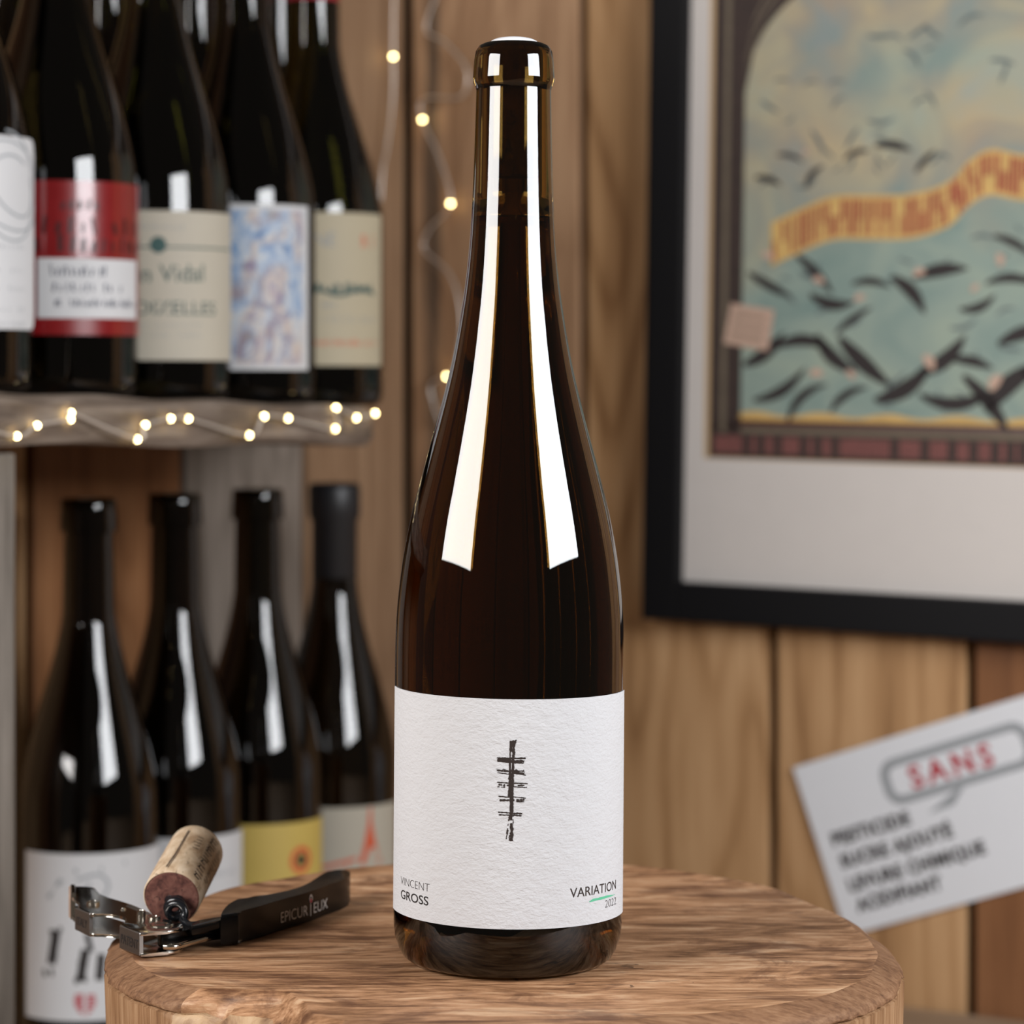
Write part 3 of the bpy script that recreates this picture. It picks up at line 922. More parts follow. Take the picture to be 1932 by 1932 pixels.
# border with an arched opening
zt_in0 = on_pic(1405, 175, D0)[1]; apex = zt_in0 + 0.085
cxm = (px0 + px1) / 2
def arch(x, inset=0.0):
    f = abs(x - cxm) / (W_ / 2 - bx)
    return zt_in0 + (apex - zt_in0) * math.sqrt(max(0.0, 1 - min(1, f) ** 2.2)) + inset
polys = [rect(px0, px0 + bx, za, zt_in0 + 0.0), rect(px1 - bx, px1, za, zt_in0)]
polys += [rect(px0, px0 + bx, zt_in0, pz1), rect(px1 - bx, px1, zt_in0, pz1)]
n = 40
for i in range(n):
    a = px0 + bx + (W_ - 2 * bx) * i / n; b_ = px0 + bx + (W_ - 2 * bx) * (i + 1) / n
    polys.append([(a, arch(a)), (b_, arch(b_)), (b_, pz1), (a, pz1)])
flat('brown_border', polys, M['p_brown'], D0 - 0.0002)
ol = [rect(px0 + bx * 0.34, px0 + bx * 0.52, za, pz1), rect(px1 - bx * 0.52, px1 - bx * 0.34, za, pz1)]
for ins in (0.010, 0.019):
    for i in range(n):
        a = px0 + bx + (W_ - 2 * bx) * i / n; b_ = px0 + bx + (W_ - 2 * bx) * (i + 1) / n
        ol.append([(a, arch(a) + ins), (b_, arch(b_) + ins), (b_, arch(b_) + ins + 0.003), (a, arch(a) + ins + 0.003)])
flat('olive_lines', ol, M['p_olive'], D0 - 0.0003)
# plain wavy ochre band with red upright strokes
band_px = [(1455, 462), (1500, 440), (1570, 412), (1640, 410), (1720, 408), (1790, 385), (1830, 345), (1870, 325), (1932, 335), (2000, 330)]
bc = spline([on_pic(u, v, D0) for u, v in band_px], 24)
hb = 0.0145
polys, bars = [], []
for i in range(len(bc) - 1):
    (xa, zA), (xb, zB) = bc[i], bc[i + 1]
    polys.append([(xa, zA - hb), (xb, zB - hb), (xb, zB + hb), (xa, zA + hb)])
flat('ochre_band', polys, M['p_ochre'], D0 - 0.0004)
acc = 0.0
for i in range(len(bc) - 1):
    (xa, zA), (xb, zB) = bc[i], bc[i + 1]
    sl_ = (zB - zA) / max(1e-6, (xb - xa))
    acc += xb - xa
    if acc > 0.0026:
        acc = 0
        if rr_.random() < 0.08: continue
        w = rr_.uniform(0.0014, 0.0023)
        lo, hi = rr_.choice(((-.8, .8), (-.8, .8), (-.8, .1), (-.1, .8))) 
        bars.append([(xa, zA + hb * lo), (xa + w, zA + hb * lo), (xa + w - 0.1 * sl_ * hb, zA + hb * hi), (xa - 0.1 * sl_ * hb, zA + hb * hi)])
flat('red_strokes', bars, M['p_red'], D0 - 0.0006)
# loose curved flecks scattered over the field
def fleck(cx, cz, L, ang, bend, w):
    up, dn = [], []
    for i in range(9):
        f = i / 8; s = (f - 0.5) * L
        k = bend * L * (1 - (2 * f - 1) ** 2)
        ww = w * math.sin(PI * min(1, 0.08 + 0.9 * f)) ** 0.8
        for lst, sg in ((up, 0.5), (dn, -0.5)):
            x, z = s, k + sg * ww
            lst.append((cx + x * math.cos(ang) - z * math.sin(ang), cz + x * math.sin(ang) + z * math.cos(ang)))
    return up + dn[::-1]
fr = random.Random(21)
dark, slate, pink = [], [], []
zlow = za + 0.018
def in_band(x, z):
    for (xa, zA) in bc:
        if abs(x - xa) < 0.012 and abs(z - zA) < hb + 0.006: return True
    return False
placed = []
tries = 0
while len(dark) < 34 and tries < 3000:
    tries += 1
    x = fr.uniform(px0 + bx + 0.012, px1 - bx - 0.012); z = zlow + (fr.random() ** 1.5) * 0.17
    L = fr.uniform(0.030, 0.052) * (1.0 - 0.45 * (z - zlow) / 0.17)
    if in_band(x, z) or any(math.hypot(x - a, z - c) < 0.020 for a, c in placed): continue
    placed.append((x, z))
    an = fr.uniform(-0.9, 0.9)
    dark.append(fleck(x, z, L, an, fr.uniform(0.02, 0.16) * fr.choice((-1, 1)), L * fr.uniform(0.16, 0.26)))
    if fr.random() < 0.4:
        pink.append(fleck(x + fr.uniform(-0.02, 0.02), z + fr.uniform(0.008, 0.02), L * 0.26, fr.uniform(-1.4, 1.4), 0.1, L * 0.15))
for k in range(90):
    x = fr.uniform(px0 + bx + 0.006, px1 - bx - 0.006); z = zlow + fr.random() * 0.25
    if in_band(x, z): continue
    L = fr.uniform(0.008, 0.020)
    slate.append(fleck(x, z, L, fr.uniform(-1.2, 1.2), fr.uniform(-0.25, 0.25), L * 0.16))
flat('slate_flecks', slate, M['p_slate'], D0 - 0.0003)['kind'] = 'stuff'
for pg in dark: flat('dark_fleck', [pg], M['p_black'], D0 - 0.0005)
for pg in pink: flat('pale_fleck', [pg], M['p_pink'], D0 - 0.0007)
c1, c2, c3, c4 = [on_pic(u, v, D0) for u, v in ((1366, 648), (1450, 662), (1462, 585), (1380, 572))]
flat('small_tag_print', [[c1, c2, c3, c4]], M['p_pink'], D0 - 0.0008)
ln = []
for k in range(3):
    f = 0.25 + 0.25 * k
    ax, azz = c1[0] + (c4[0] - c1[0]) * f, c1[1] + (c4[1] - c1[1]) * f
    bx_, bz_ = c2[0] + (c3[0] - c2[0]) * f, c2[1] + (c3[1] - c2[1]) * f
    for j in range(9):
        g = 0.14 + 0.72 * j / 9
        X, Z = ax + (bx_ - ax) * g, azz + (bz_ - azz) * g
        ln.append(rect(X, X + 0.0013, Z - 0.0012, Z + 0.0014))
flat('tag_strokes', ln, M['p_olive'], D0 - 0.001)

# ------------------------------------------------------------------ white card on the right wall
CP = CORNER + NR * 0.0035
tl = ray_plane(1491, 1450, CP, NR); bl_ = ray_plane(1597, 1766, CP, NR); tr = ray_plane(1932, 1322, CP, NR)
upv = (tl - bl_); rgt = (tr - tl)
a1 = math.atan2(rgt.z, rgt.dot(DR)); a2 = math.atan2(-upv.dot(DR), upv.z)
ca = (a1 + a2) / 2
card = empty('printed_card', bl_)
card.matrix_world = Matrix.Translation(bl_) @ Matrix.Rotation(angR, 4, 'Z') @ Matrix.Rotation(-ca, 4, 'Y')
tag(card, 'tilted white card reading SANS with four black lines on the plank wall', 'card')
CM = card.matrix_world.copy(); CMi = CM.inverted()
CHh = upv.length; CW = 0.205
def on_card(u, v):
    p = CMi @ ray_plane(u, v, CP, NR)
    return p.x, p.z
bm = bmesh.new(); box_bm(bm, 0, CW, 0.0, 0.0010, 0, CHh, bevel=0.0002)
sheet = bm_obj('card_sheet', bm, M['card'], card)
def card_text(body, p0, p1, cap, mat, bold, spacing=1.12):
    x0, z0 = on_card(*p0); x1, z1 = on_card(*p1)
    vs, fs = text2d(body, width=math.hypot(x1 - x0, z1 - z0), cap=cap, bold=bold, spacing=spacing)
    zc = (z0 + z1) / 2
    mesh_obj('lettering', [(x0 + x, -0.0002, zc + y) for x, y in vs], fs, mat, sheet)
pxm = 1.79 / F
card_text('SANS', (1722, 1486), (1879, 1444), 43 * pxm, M['ink_red'], 0.03, 1.35)
card_text('PESTICIDE', (1573, 1596), (1720, 1554), 25 * pxm, M['ink'], 0.052)
card_text('SUCRE AJOUTÉ', (1589, 1637), (1800, 1578), 25 * pxm, M['ink'], 0.052)
card_text('LEVURE CHIMIQUE', (1604, 1681), (1862, 1610), 25 * pxm, M['ink'], 0.052)
card_text('ACIDIFIANT', (1619, 1720), (1780, 1676), 25 * pxm, M['ink'], 0.052)
x0, z1 = on_card(1672, 1436); x1, z0 = on_card(1936, 1440)
_, z0b = on_card(1697, 1510); z0 = z0b
def rrect(x0, x1, z0, z1, r, n=6):
    out = []
    for cx, cz, a0 in ((x1 - r, z1 - r, 0), (x0 + r, z1 - r, 90), (x0 + r, z0 + r, 180), (x1 - r, z0 + r, 270)):
        for i in range(n + 1):
            a = rad(a0 + 90 * i / n); out.append((cx + r * math.cos(a), cz + r * math.sin(a)))
    return out
xo0 = on_card(1662, 1470)[0]; xo1 = xo0 + 0.107
zo1 = on_card(1790, 1398)[1]; zo0 = on_card(1740, 1507)[1]
oo = rrect(xo0, xo1, zo0, zo1, 0.011); ii = rrect(xo0 + 0.0062, xo1 - 0.0062, zo0 + 0.0056, zo1 - 0.0056, 0.006)
vs = [(x, -0.0002, z) for x, z in oo] + [(x, -0.0002, z) for x, z in ii]
n = len(oo)
mesh_obj('speech_bubble', vs, [(i, (i + 1) % n, n + (i + 1) % n, n + i) for i in range(n)], M['ink_grey'], sheet)
t0 = on_card(1776, 1492); t1 = on_card(1806, 1488); t2 = on_card(1752, 1535); t3 = on_card(1818, 1486); t4 = on_card(1800, 1518)
mesh_obj('bubble_tail', [(p[0], -0.0003, p[1]) for p in (t1, t3, t4, t2)], [(0, 1, 2, 3)], M['ink_grey'], sheet)

# ------------------------------------------------------------------ tree stump
SC = Vector((0.0, 0.97, 0))
rim_pts = [(0, .136), (13.4, .1375), (33, .1465), (53, .166), (74, .180), (90, .182), (106, .182), (129, .170), (146, .158), (165, .150), (180, .1435), (189, .1405), (200, .137), (209, .1325), (213, .1275), (218, .114), (224, .1055), (232, .112), (241, .130), (252, .130), (270, .126), (292, .1255), (304, .1285), (323, .1355), (340, .1365), (360, .136)]
full_pts = [p for p in rim_pts if not (209 < p[0] < 252)]
full_pts = sorted(full_pts + [(220, .1370), (230, .1385), (240, .136)])
def polar(pts, a):
    for (a0, r0), (a1, r1) in zip(pts, pts[1:]):
        if a0 <= a <= a1:
            f = (a - a0) / (a1 - a0); f = f * f * (3 - 2 * f) * 0.5 + f * 0.5
            return r0 + (r1 - r0) * f
    return pts[0][1]
from mathutils import noise as mnoise
NA = 300
verts, faces, midx = [], [], []
rings = []
depths = [('t', 0.0)] + [('t', f) for f in (0.12, 0.25, 0.4, 0.55, 0.7, 0.85, 1.0)] + [('r', k) for k in range(6)] + [('s', d) for d in (0.0070, 0.0076, 0.0084, 0.010, 0.014, 0.018, 0.022, 0.026, 0.031, 0.037, 0.045, 0.06, 0.08, 0.11, 0.15, 0.185, -COUNTER_Z - 0.0012)]
chamf = [(0.0088, 0.0), (0.0078, -0.0005), (0.0048, -0.0020), (0.0022, -0.0036), (0.0008, -0.0048), (0.0001, -0.0062)]
for kind, val in depths:
    ring = []
    for i in range(NA):
        a = 360.0 * i / NA
        ca_, sa_ = math.cos(rad(a)), math.sin(rad(a))
        rt, rf = polar(rim_pts, a), polar(full_pts, a)
        notch = max(0.0, min(1.0, (rf - rt) / 0.02))
        edge = 0.0012 * mnoise.noise(Vector((ca_ * 6, sa_ * 6, 3.1)))
        if kind == 't':
            rr0 = (rt + edge - 0.0115) * val; z = 0.0006 * mnoise.noise(Vector((ca_ * rr0 * 26, sa_ * rr0 * 26, 0))) * (0 if rr0 < 0.06 else 1) * min(1, (val - 0.3) * 3 if val > 0.3 else 0) - 0.0004
            if val == 0.0:
                rr0 = 0.0
        elif kind == 'r':
            rr0 = rt + edge - chamf[val][0] * (1 - 0.6 * notch); z = chamf[val][1] * (1 - 0.55 * notch)
        else:
            z = -val
            f = min(1.0, max(0.0, (val - 0.004) / 0.040)); f = math.sqrt(f)
            rr0 = rt + edge + (rf - rt) * f
            rr0 += 0.0012 * mnoise.noise(Vector((ca_ * 30, sa_ * 30, z * 6))) 
            if notch > 0.02:
                rr0 += notch * 0.012 * mnoise.noise(Vector((ca_ * 13, sa_ * 13, z * 70))) 
                z += notch * 0.0045 * mnoise.noise(Vector((ca_ * 17 + 4, sa_ * 17, z * 40)))
            rr0 -= 0.0015 * min(1, val / 0.05)
            if val == 0.0076: rr0 -= 0.0016 * (1 - notch)      # drying crack under the rim
        ring.append(len(verts)); verts.append((rr0 * ca_, rr0 * sa_, z))
    rings.append(ring)
for ri, (a, b) in enumerate(zip(rings, rings[1:])):
    for i in range(NA):
        j = (i + 1) % NA
        faces.append((a[i], b[i], b[j], a[j]))
        ang_ = 360.0 * i / NA
        nt = polar(full_pts, ang_) - polar(rim_pts, ang_)
        if ri < 8: m = 0
        elif ri < 14: m = 1 if nt < 0.004 else 0
        else: m = 2 if nt < 0.003 else 3
        midx.append(m)
faces.append(tuple(rings[-1])); midx.append(2)
st_ = mesh_obj('tree_stump', verts, faces, [M['stump_top'], M['stump_rim'], M['stump_side'], M['burl']], None, smooth=True, midx=midx)
st_.location = SC
smooth_by_angle(st_, 55)
tag(st_, 'round slice of tan tree stump with knotty burl supporting the tall bottle', 'stump')

# ------------------------------------------------------------------ the tall bottle
BY = 0.95
bot = empty('wine_bottle', (-0.0016, BY, 0.0003), (0, rad(0.42), 0))
tag(bot, 'tall slender amber wine bottle with white textured label standing on the stump', 'bottle')
K = BY / F
prof_px = [(165, 70.5), (172, 70.5), (250, 72.3), (330, 74.6), (400, 77.6), (470, 82.0), (540, 89.0), (600, 98.0), (650, 106.5), (700, 116.5), (750, 128.5), (800, 141.5), (850, 155), (900, 168.5), (950, 181.5), (1000, 192.5), (1050, 201.5), (1100, 208), (1140, 212), (1180, 214.5), (1230, 215.7), (1300, 215.8)]
side = [(hw * K * 0.9990, EYE + (HV - v) * K) for v, hw in prof_px]      # top to bottom
side = spline(side, 4)
RB = side[-1][0]
lip_z0 = EYE + (HV - 164) * K; lip_z1 = EYE + (HV - 84) * K
lipr = 76.6 * K
outer = [(0, 0.016), (0.010, 0.0155), (0.020, 0.011), (0.0275, 0.003), (0.0305, 0.0006), (0.0325, 0.0), (0.0345, 0.0006), (0.0362, 0.0020), (0.0376, 0.0046), (RB * 0.990 - 0.0001, 0.0085), (RB * 0.9985, 0.0125), (RB, 0.018), (RB, 0.04), (RB, 0.065)]
outer += [p for p in side[::-1] if p[1] > 0.07]
nr = side[0][0]
outer += [(nr + 0.0001, lip_z0 - 0.0012), (lipr - 0.0006, lip_z0), (lipr, lip_z0 + 0.0010), (lipr + 0.0001, lip_z0 + 0.0025), (lipr - 0.0003, lip_z1 - 0.006), (lipr - 0.0008, lip_z1 - 0.0028), (lipr - 0.0019, lip_z1 - 0.0009), (lipr - 0.0038, lip_z1), (0.0100, lip_z1 - 0.0001), (0.0094, lip_z1 - 0.0008)]
inner_side = [(max(0.0092, r_ - 0.0030), z_) for r_, z_ in side if z_ > 0.07]     # top to bottom
inner_side = [(0.0093, lip_z1 - 0.004)] + [(min(r_, 0.0093 + max(0, (lip_z0 - 0.04) - z_) * 5) if z_ > lip_z0 - 0.05 else r_, z_) for r_, z_ in inner_side]
inner = inner_side + [(RB - 0.0030, 0.06), (RB - 0.0030, 0.022), (RB - 0.0050, 0.015), (0.030, 0.012), (0.022, 0.0155), (0.010, 0.0195), (0, 0.020)]
vs, fs = lathe(outer + inner, 128)
g = mesh_obj('glass_body', vs, fs, M['glass_amber'], bot, smooth=True)
smooth_by_angle(g, 50)
FILL = EYE + (HV - 418) * K
wp = [(r_ + 0.0002 if r_ > 0 else 0, z_ - 0.0002) for r_, z_ in inner if z_ < FILL]
rfill = wp[0][0]
wp = [(0, FILL), (rfill - 0.0022, FILL), (rfill - 0.0008, FILL + 0.0004), (rfill, FILL + 0.0012)] + wp
vs, fs = lathe(wp[::-1], 96)
mesh_obj('wine', vs, fs, M['wine'], bot, smooth=True)
cz0 = EYE + (HV - 338) * K
vs, fs = lathe([(0, cz0), (0.0085, cz0), (0.0092, cz0 + 0.0008), (0.0092, lip_z1 - 0.0022), (0.0088, lip_z1 - 0.0012), (0, lip_z1 - 0.0012)], 48)
mesh_obj('cork_stopper', vs, fs, M['cork_brown'], bot, smooth=False)
vs, fs = lathe([(0, lip_z1 - 0.0010), (0.0086, lip_z1 - 0.0010), (0.0087, lip_z1 - 0.0002), (0.0078, lip_z1 + 0.0009), (0.0062, lip_z1 + 0.0016), (0.0035, lip_z1 + 0.0021), (0, lip_z1 + 0.0022)], 48)
mesh_obj('white_cap', vs, fs, M['wax_white'], bot, smooth=True)
def fz(v, phi=0.0):
    Y = BY - RB * math.cos(phi)
    return EYE - (v - HV) * Y / F
SL = -0.0085      # the label sits very slightly askew
r = RB + 0.0001
lab = patch('label', r, rad(-81), rad(83), fz(1755), fz(1321), M['label'], bot, thick=0.00025, nz=24, slant=SL)
rr = r + 0.00032
def mphi(u, z=0.025):
    """angle around the bottle whose point shows at image column u"""
    cx = -0.0016 + math.sin(rad(0.42)) * z
    lo, hi = rad(-86), rad(86)
    for _ in range(40):
        m = (lo + hi) / 2
        uu = CU + F * (cx + rr * math.sin(m)) / (BY - rr * math.cos(m))
        if uu < u: lo = m
        else: hi = m
    return (lo + hi) / 2
def main_text(body, u0, u1, v, vphi, cap, mat, bold):
    wrapped_text('lettering', body, rr, mphi(u0), mphi(u1), fz(v, vphi), cap, mat, lab, bold=bold, slant=SL)
main_text('VINCENT', 756, 810, 1684.5, mphi(810), 0.0029, M['ink_brown'], -0.020)
main_text('GROSS', 756.5, 808, 1710.5, mphi(808), 0.0031, M['ink'], 0.008)
main_text('VARIATION', 1075.5, 1162, 1694.5, mphi(1075), 0.0033, M['ink_brown'], 0.002)
main_text('2022', 1142, 1162.5, 1713, mphi(1142), 0.0027, M['ink_brown'], -0.018)
def lz(x, zpx): return (mphi(959.5) + x, zpx)
gs = []
for k in range(5):
    pa, pb = mphi(1112 + k * 1.5), mphi(1160 - k * 3)
    z0_ = fz(1701.5 - k * 0.8, mphi(1112)); z1_ = fz(1687.5 - k * 0.7, mphi(1160))
    gs.append(([(pa + (pb - pa) * i / 10, z0_ + (z1_ - z0_) * i / 10 + rnd.uniform(-0.00008, 0.00008)) for i in range(11)], [0.00035 * (1 - 0.5 * i / 10) for i in range(11)]))
wrapped_strokes('green_brushstroke', gs, rr, M['ink_mint'], lab)
# rough brush mark: upright with five crossbars, each made of several dry strokes
CPX = 2.086e-5
def bp(x, y):
    u = 900 + x / 8.4
    return (mphi(u, 0.06), fz(1380 + y / 8.4))
bs = []
br = random.Random(5)
def dry(x0, y0, x1, y1, w, n=14, rough=0.35, gap=0.0):
    pts_, ws_ = [], []
    def flush():
        if len(pts_) > 1: bs.append((list(pts_), list(ws_)))
        pts_.clear(); ws_.clear()
    for i in range(n + 1):
        f = i / n
        if gap and 0.1 < f < 0.95 and br.random() < gap: flush(); continue
        jx, jy = br.uniform(-3, 3), br.uniform(-3, 3)
        pts_.append(bp(x0 + (x1 - x0) * f + jx, y0 + (y1 - y0) * f + jy)); ws_.append(w * CPX * br.uniform(1 - rough, 1 + rough))
    flush()
dry(535, 160, 540, 330, 36, 12); dry(575, 150, 575, 380, 44, 12); dry(612, 140, 588, 260, 18, 8)
dry(520, 160, 518, 440, 20, 12); dry(515, 430, 540, 1330, 30, 30); dry(570, 380, 555, 1220, 38, 30, 0.3)
dry(515, 660, 505, 1060, 30, 16); dry(560, 760, 565, 1300, 26, 18, 0.3); dry(545, 1000, 540, 1400, 50, 14)
dry(515, 1340, 480, 1640, 24, 16, 0.6, 0.12); dry(545, 1340, 545, 1750, 36, 20, 0.5, 0.08); dry(578, 1330, 572, 1500, 10, 10, 0.6, 0.2)
dry(565, 1540, 560, 1750, 26, 10, 0.6, 0.1); dry(485, 1620, 465, 1720, 14, 6, 0.6, 0.15); dry(515, 1650, 515, 1740, 12, 6, 0.6, 0.15)
for (y, xa, xb, dy) in ((470, 315, 765, 12),):
    dry(xa, y - 35, xb, y - 32, 26, 22); dry(xa, y, xb - 20, y + 4 + dy, 34, 22, 0.3, 0.03); dry(xa + 5, y + 14, xb - 30, y + 45, 24, 22)
    dry(xa + 10, y - 15, 520, y - 5, 46, 10)
for (y, xa, xb) in ((650, 300, 775),):
    dry(xa, y - 42, 500, y - 30, 12, 10, 0.6, 0.1); dry(xa + 10, y - 20, 520, y - 5, 26, 12, 0.4); dry(xa + 20, y + 18, 510, y + 38, 14, 10)
    dry(560, y - 10, 745, y - 12, 34, 12, 0.6, 0.12); dry(560, y + 15, 745, y + 28, 34, 12, 0.4); dry(600, y + 20, xb, y + 58, 16, 10)
for (y, xa, xb) in ((865, 315, 800),):
    dry(xa, y - 46, 500, y - 34, 18, 12); dry(560, y - 38, xb, y - 24, 18, 12); dry(xa + 20, y - 10, 500, y + 5, 30, 14, 0.7, 0.22)
    dry(570, y + 8, 750, y - 2, 28, 12, 0.5, 0.1); dry(xa + 10, y + 28, 470, y + 30, 14, 10, 0.6, 0.2); dry(570, y + 22, xb - 10, y + 36, 16, 12)
for (y, xa, xb) in ((1085, 340, 775),):
    dry(xa, y - 46, 510, y - 30, 18, 10); dry(560, y - 40, xb, y - 16, 16, 12); dry(xa + 20, y + 20, 510, y + 16, 32, 12, 0.35)
    dry(560, y + 14, 750, y + 12, 26, 12, 0.6, 0.18); dry(620, y + 34, 745, y + 44, 16, 8, 0.5, 0.1)
for (y, xa, xb) in ((1320, 335, 715),):
    dry(xa, y - 28, 520, y - 18, 22, 12); dry(xa + 8, y + 14, 520, y + 16, 18, 10); dry(540, y - 14, xb, y - 8, 26, 12); dry(540, y + 14, xb - 5, y + 28, 26, 12)
wrapped_strokes('brush_mark', bs, rr, M['ink_brown'], lab)

# ------------------------------------------------------------------ corkscrew and cork
CO = Vector((-0.128, 0.951, 0.0))
cs = empty('corkscrew', (CO.x, CO.y, 0.0004))
tag(cs, 'black handled waiter corkscrew with hinged nickel lever lying on the stump', 'corkscrew')
def loc2(p): return (p.x - CO.x, p.y - CO.y)
HZ = 0.0108
front_px = [(449, 1725), (453, 1722), (489, 1712), (535, 1698), (582, 1685), (621, 1671), (647, 1662), (659, 1655)]
back_px = [(661, 1649), (657, 1644.5), (644, 1642), (624, 1644), (605, 1653), (582, 1668), (551, 1680), (504, 1690), (458, 1696), (436, 1705), (423, 1717), (416, 1730)]
fr_line = [loc2(on_level(u, v, HZ)) for u, v in front_px]
outl = spline(fr_line, 4) + spline([loc2(on_level(u, v, HZ)) for u, v in back_px], 4)
bm = bmesh.new(); prism_bm(bm, outl, 0.0, HZ, bevel=0.0013, seg=3)
hd = bm_obj('handle', bm, M['black_gloss'], cs); smooth_by_angle(hd, 40)
# lettering along the front of the handle
fl = spline(fr_line, 80)
cum = [0.0]
for a, b_ in zip(fl, fl[1:]): cum.append(cum[-1] + math.hypot(b_[0] - a[0], b_[1] - a[1]))
def along(s, off):
    s = max(0, min(cum[-1] - 1e-6, s))
    for i in range(len(cum) - 1):
        if cum[i] <= s <= cum[i + 1]:
            f = (s - cum[i]) / max(1e-9, cum[i + 1] - cum[i])
            a, b_ = fl[i], fl[i + 1]
            dx, dy = b_[0] - a[0], b_[1] - a[1]; L = math.hypot(dx, dy)
            return a[0] + dx * f + dy / L * off, a[1] + dy * f - dx / L * off
    return fl[-1]
def s_of_u(u):
    best = min(range(len(fl)), key=lambda i: abs((fl[i][0] + CO.x) * F / (fl[i][1] + CO.y) + CU - u))
    return cum[best]
def hand_text(body, u0, u1, z, cap, mat, bold=0.0):
    s0_, s1_ = s_of_u(u0), s_of_u(u1)
    vs, fs = text2d(body, width=s1_ - s0_, cap=cap, bold=bold)
    mesh_obj('lettering', [(*along(s0_ + x, 0.00025), z + y) for x, y in vs], fs, mat, hd)
hand_text('EPICUR', 529, 579.5, 0.0024, 0.0041, M['ink_pale'], -0.012)
hand_text('I', 584.5, 586, 0.0019, 0.0046, M['ink_pale'])
hand_text('EUX', 591, 617, 0.0024, 0.0041, M['ink_pale'], -0.012)
sg = s_of_u(585.5)
ring = []
nn = 18
gv, gf = [], []
for i in range(nn):
    a = 2 * PI * i / nn
    for q in (1.0, 0.62):
        x_, y_ = along(sg + 0.0011 * q * math.cos(a), 0.00025)
        gv.append((x_, y_, 0.0081 + 0.0016 * q * math.sin(a)))
for i in range(nn):
    j = (i + 1) % nn
    gf.append((2 * i, 2 * j, 2 * j + 1, 2 * i + 1))
mesh_obj('glass_emblem', gv, gf, M['ink_pale'], hd)
gv = [(*along(sg + 0.0008 * math.cos(2 * PI * i / 12), 0.00027), 0.0074 + 0.0008 * math.sin(2 * PI * i / 12)) for i in range(12)]
mesh_obj('red_drop', gv, [tuple(range(12))], M['ink_red'], hd)
# hinged lever
dv = Vector((-0.54, 0.8417)); pv = Vector((0.8417, 0.54))
def lv(al, pe): 
    q = dv * al + pv * pe
    return (q.x, q.y)
flange = [(0.0, 0.0), (0.0165, 0.0), (0.0190, 0.0022), (0.0235, 0.0058), (0.030, 0.0070), (0.0365, 0.0055), (0.0405, 0.0015), (0.0425, 0.0), (0.0550, 0.0005), (0.060, 0.0040), (0.068, 0.0055), (0.078, 0.0080), (0.092, 0.0135), (0.0945, 0.0165), (0.0890, 0.0215), (0.082, 0.0200), (0.0708, 0.0175), (0.0568, 0.0188), (0.0437, 0.0190), (0.0229, 0.0172), (0.0120, 0.0190), (0.0040, 0.0180), (-0.0005, 0.0140), (-0.0015, 0.0095)]
fl_sm = [lv(a, p) for a, p in spline(flange + [flange[0]], 3)[:-1]]
lever = None
for z0_, z1_ in ((0.0072, 0.0083), (0.0, 0.0011)):
    bm = bmesh.new(); prism_bm(bm, fl_sm, z0_, z1_, bevel=0.00035, seg=2)
    o = bm_obj('lever_plate', bm, M['chrome'], cs); smooth_by_angle(o, 40)
def web(a0, a1, mat):
    bm = bmesh.new()
    pts_ = [lv(a0, -0.0004), lv(a1, -0.0004), lv(a1, 0.0010), lv(a0, 0.0010)]
    prism_bm(bm, pts_[::-1], 0.0002, 0.0083, bevel=0.0004, seg=2)
    return bm_obj('lever_step', bm, mat, cs)
w1 = web(0.0004, 0.0168, M['brushed']); w2 = web(0.0425, 0.0552, M['brushed'])
def web_text(body, a0, a1, z, cap, par):
    vs, fs = text2d(body, width=a1 - a0, cap=cap)
    mesh_obj('lettering', [(*lv(a1 - x, -0.00055), z + y) for x, y in vs], fs, M['ink'], par)
web_text('PATENT', 0.0015, 0.0155, 0.0024, 0.0034, w1)
web_text('ITALY', 0.0445, 0.0535, 0.0024, 0.0032, w2)
# far wall of the channel, end hook, pins and rivets
bm = bmesh.new(); prism_bm(bm, [lv(0.0765, 0.0072), lv(0.0935, 0.0146), lv(0.0925, 0.0160), lv(0.0755, 0.0088)], -0.0004, 0.0094, bevel=0.0003)
bm_obj('lever_hook', bm, M['chrome'], cs)
bm = bmesh.new(); prism_bm(bm, [lv(0.0768, 0.0066), lv(0.0938, 0.0140), lv(0.0936, 0.0146), lv(0.0765, 0.0072)], 0.0004, 0.0086)
bm_obj('hook_pad', bm, M['p_pink'], cs)
def pin(al, pe, r_, z0_, z1_, name='pin', mat='chrome', hollow=0):
    x_, y_ = lv(al, pe)
    prof = [(0, z0_), (r_, z0_), (r_, z1_ - 0.0003), (r_ - 0.0003, z1_), (r_ * 0.6, z1_), (r_ * 0.55, z1_ - 0.0002), (0, z1_ - 0.0002)]
    vs, fs = lathe(prof, 20)
    o = mesh_obj(name, vs, fs, M[mat], cs); o.location = (x_, y_, 0); smooth_by_angle(o, 40)
pin(0.0300, 0.0085, 0.0007, 0.001, 0.0073)
pin(0.0256, 0.0120, 0.0016, 0.0082, 0.0108, 'rivet'); pin(0.0195, 0.0142, 0.0022, 0.0082, 0.0095, 'rivet')
pin(0.0085, 0.0118, 0.0042, 0.0082, 0.0089, 'hinge_disc'); pin(0.0580, 0.0080, 0.0024, 0.0082, 0.0094, 'rivet'); pin(0.042, 0.0125, 0.0010, 0.0082, 0.0089, 'rivet')
bm = bmesh.new(); prism_bm(bm, [lv(0.030, 0.0160), lv(0.048, 0.0165), lv(0.048, 0.0182), lv(0.030, 0.0178)], 0.0083, 0.0085)
bm_obj('stamp_plate', bm, M['brushed'], cs)
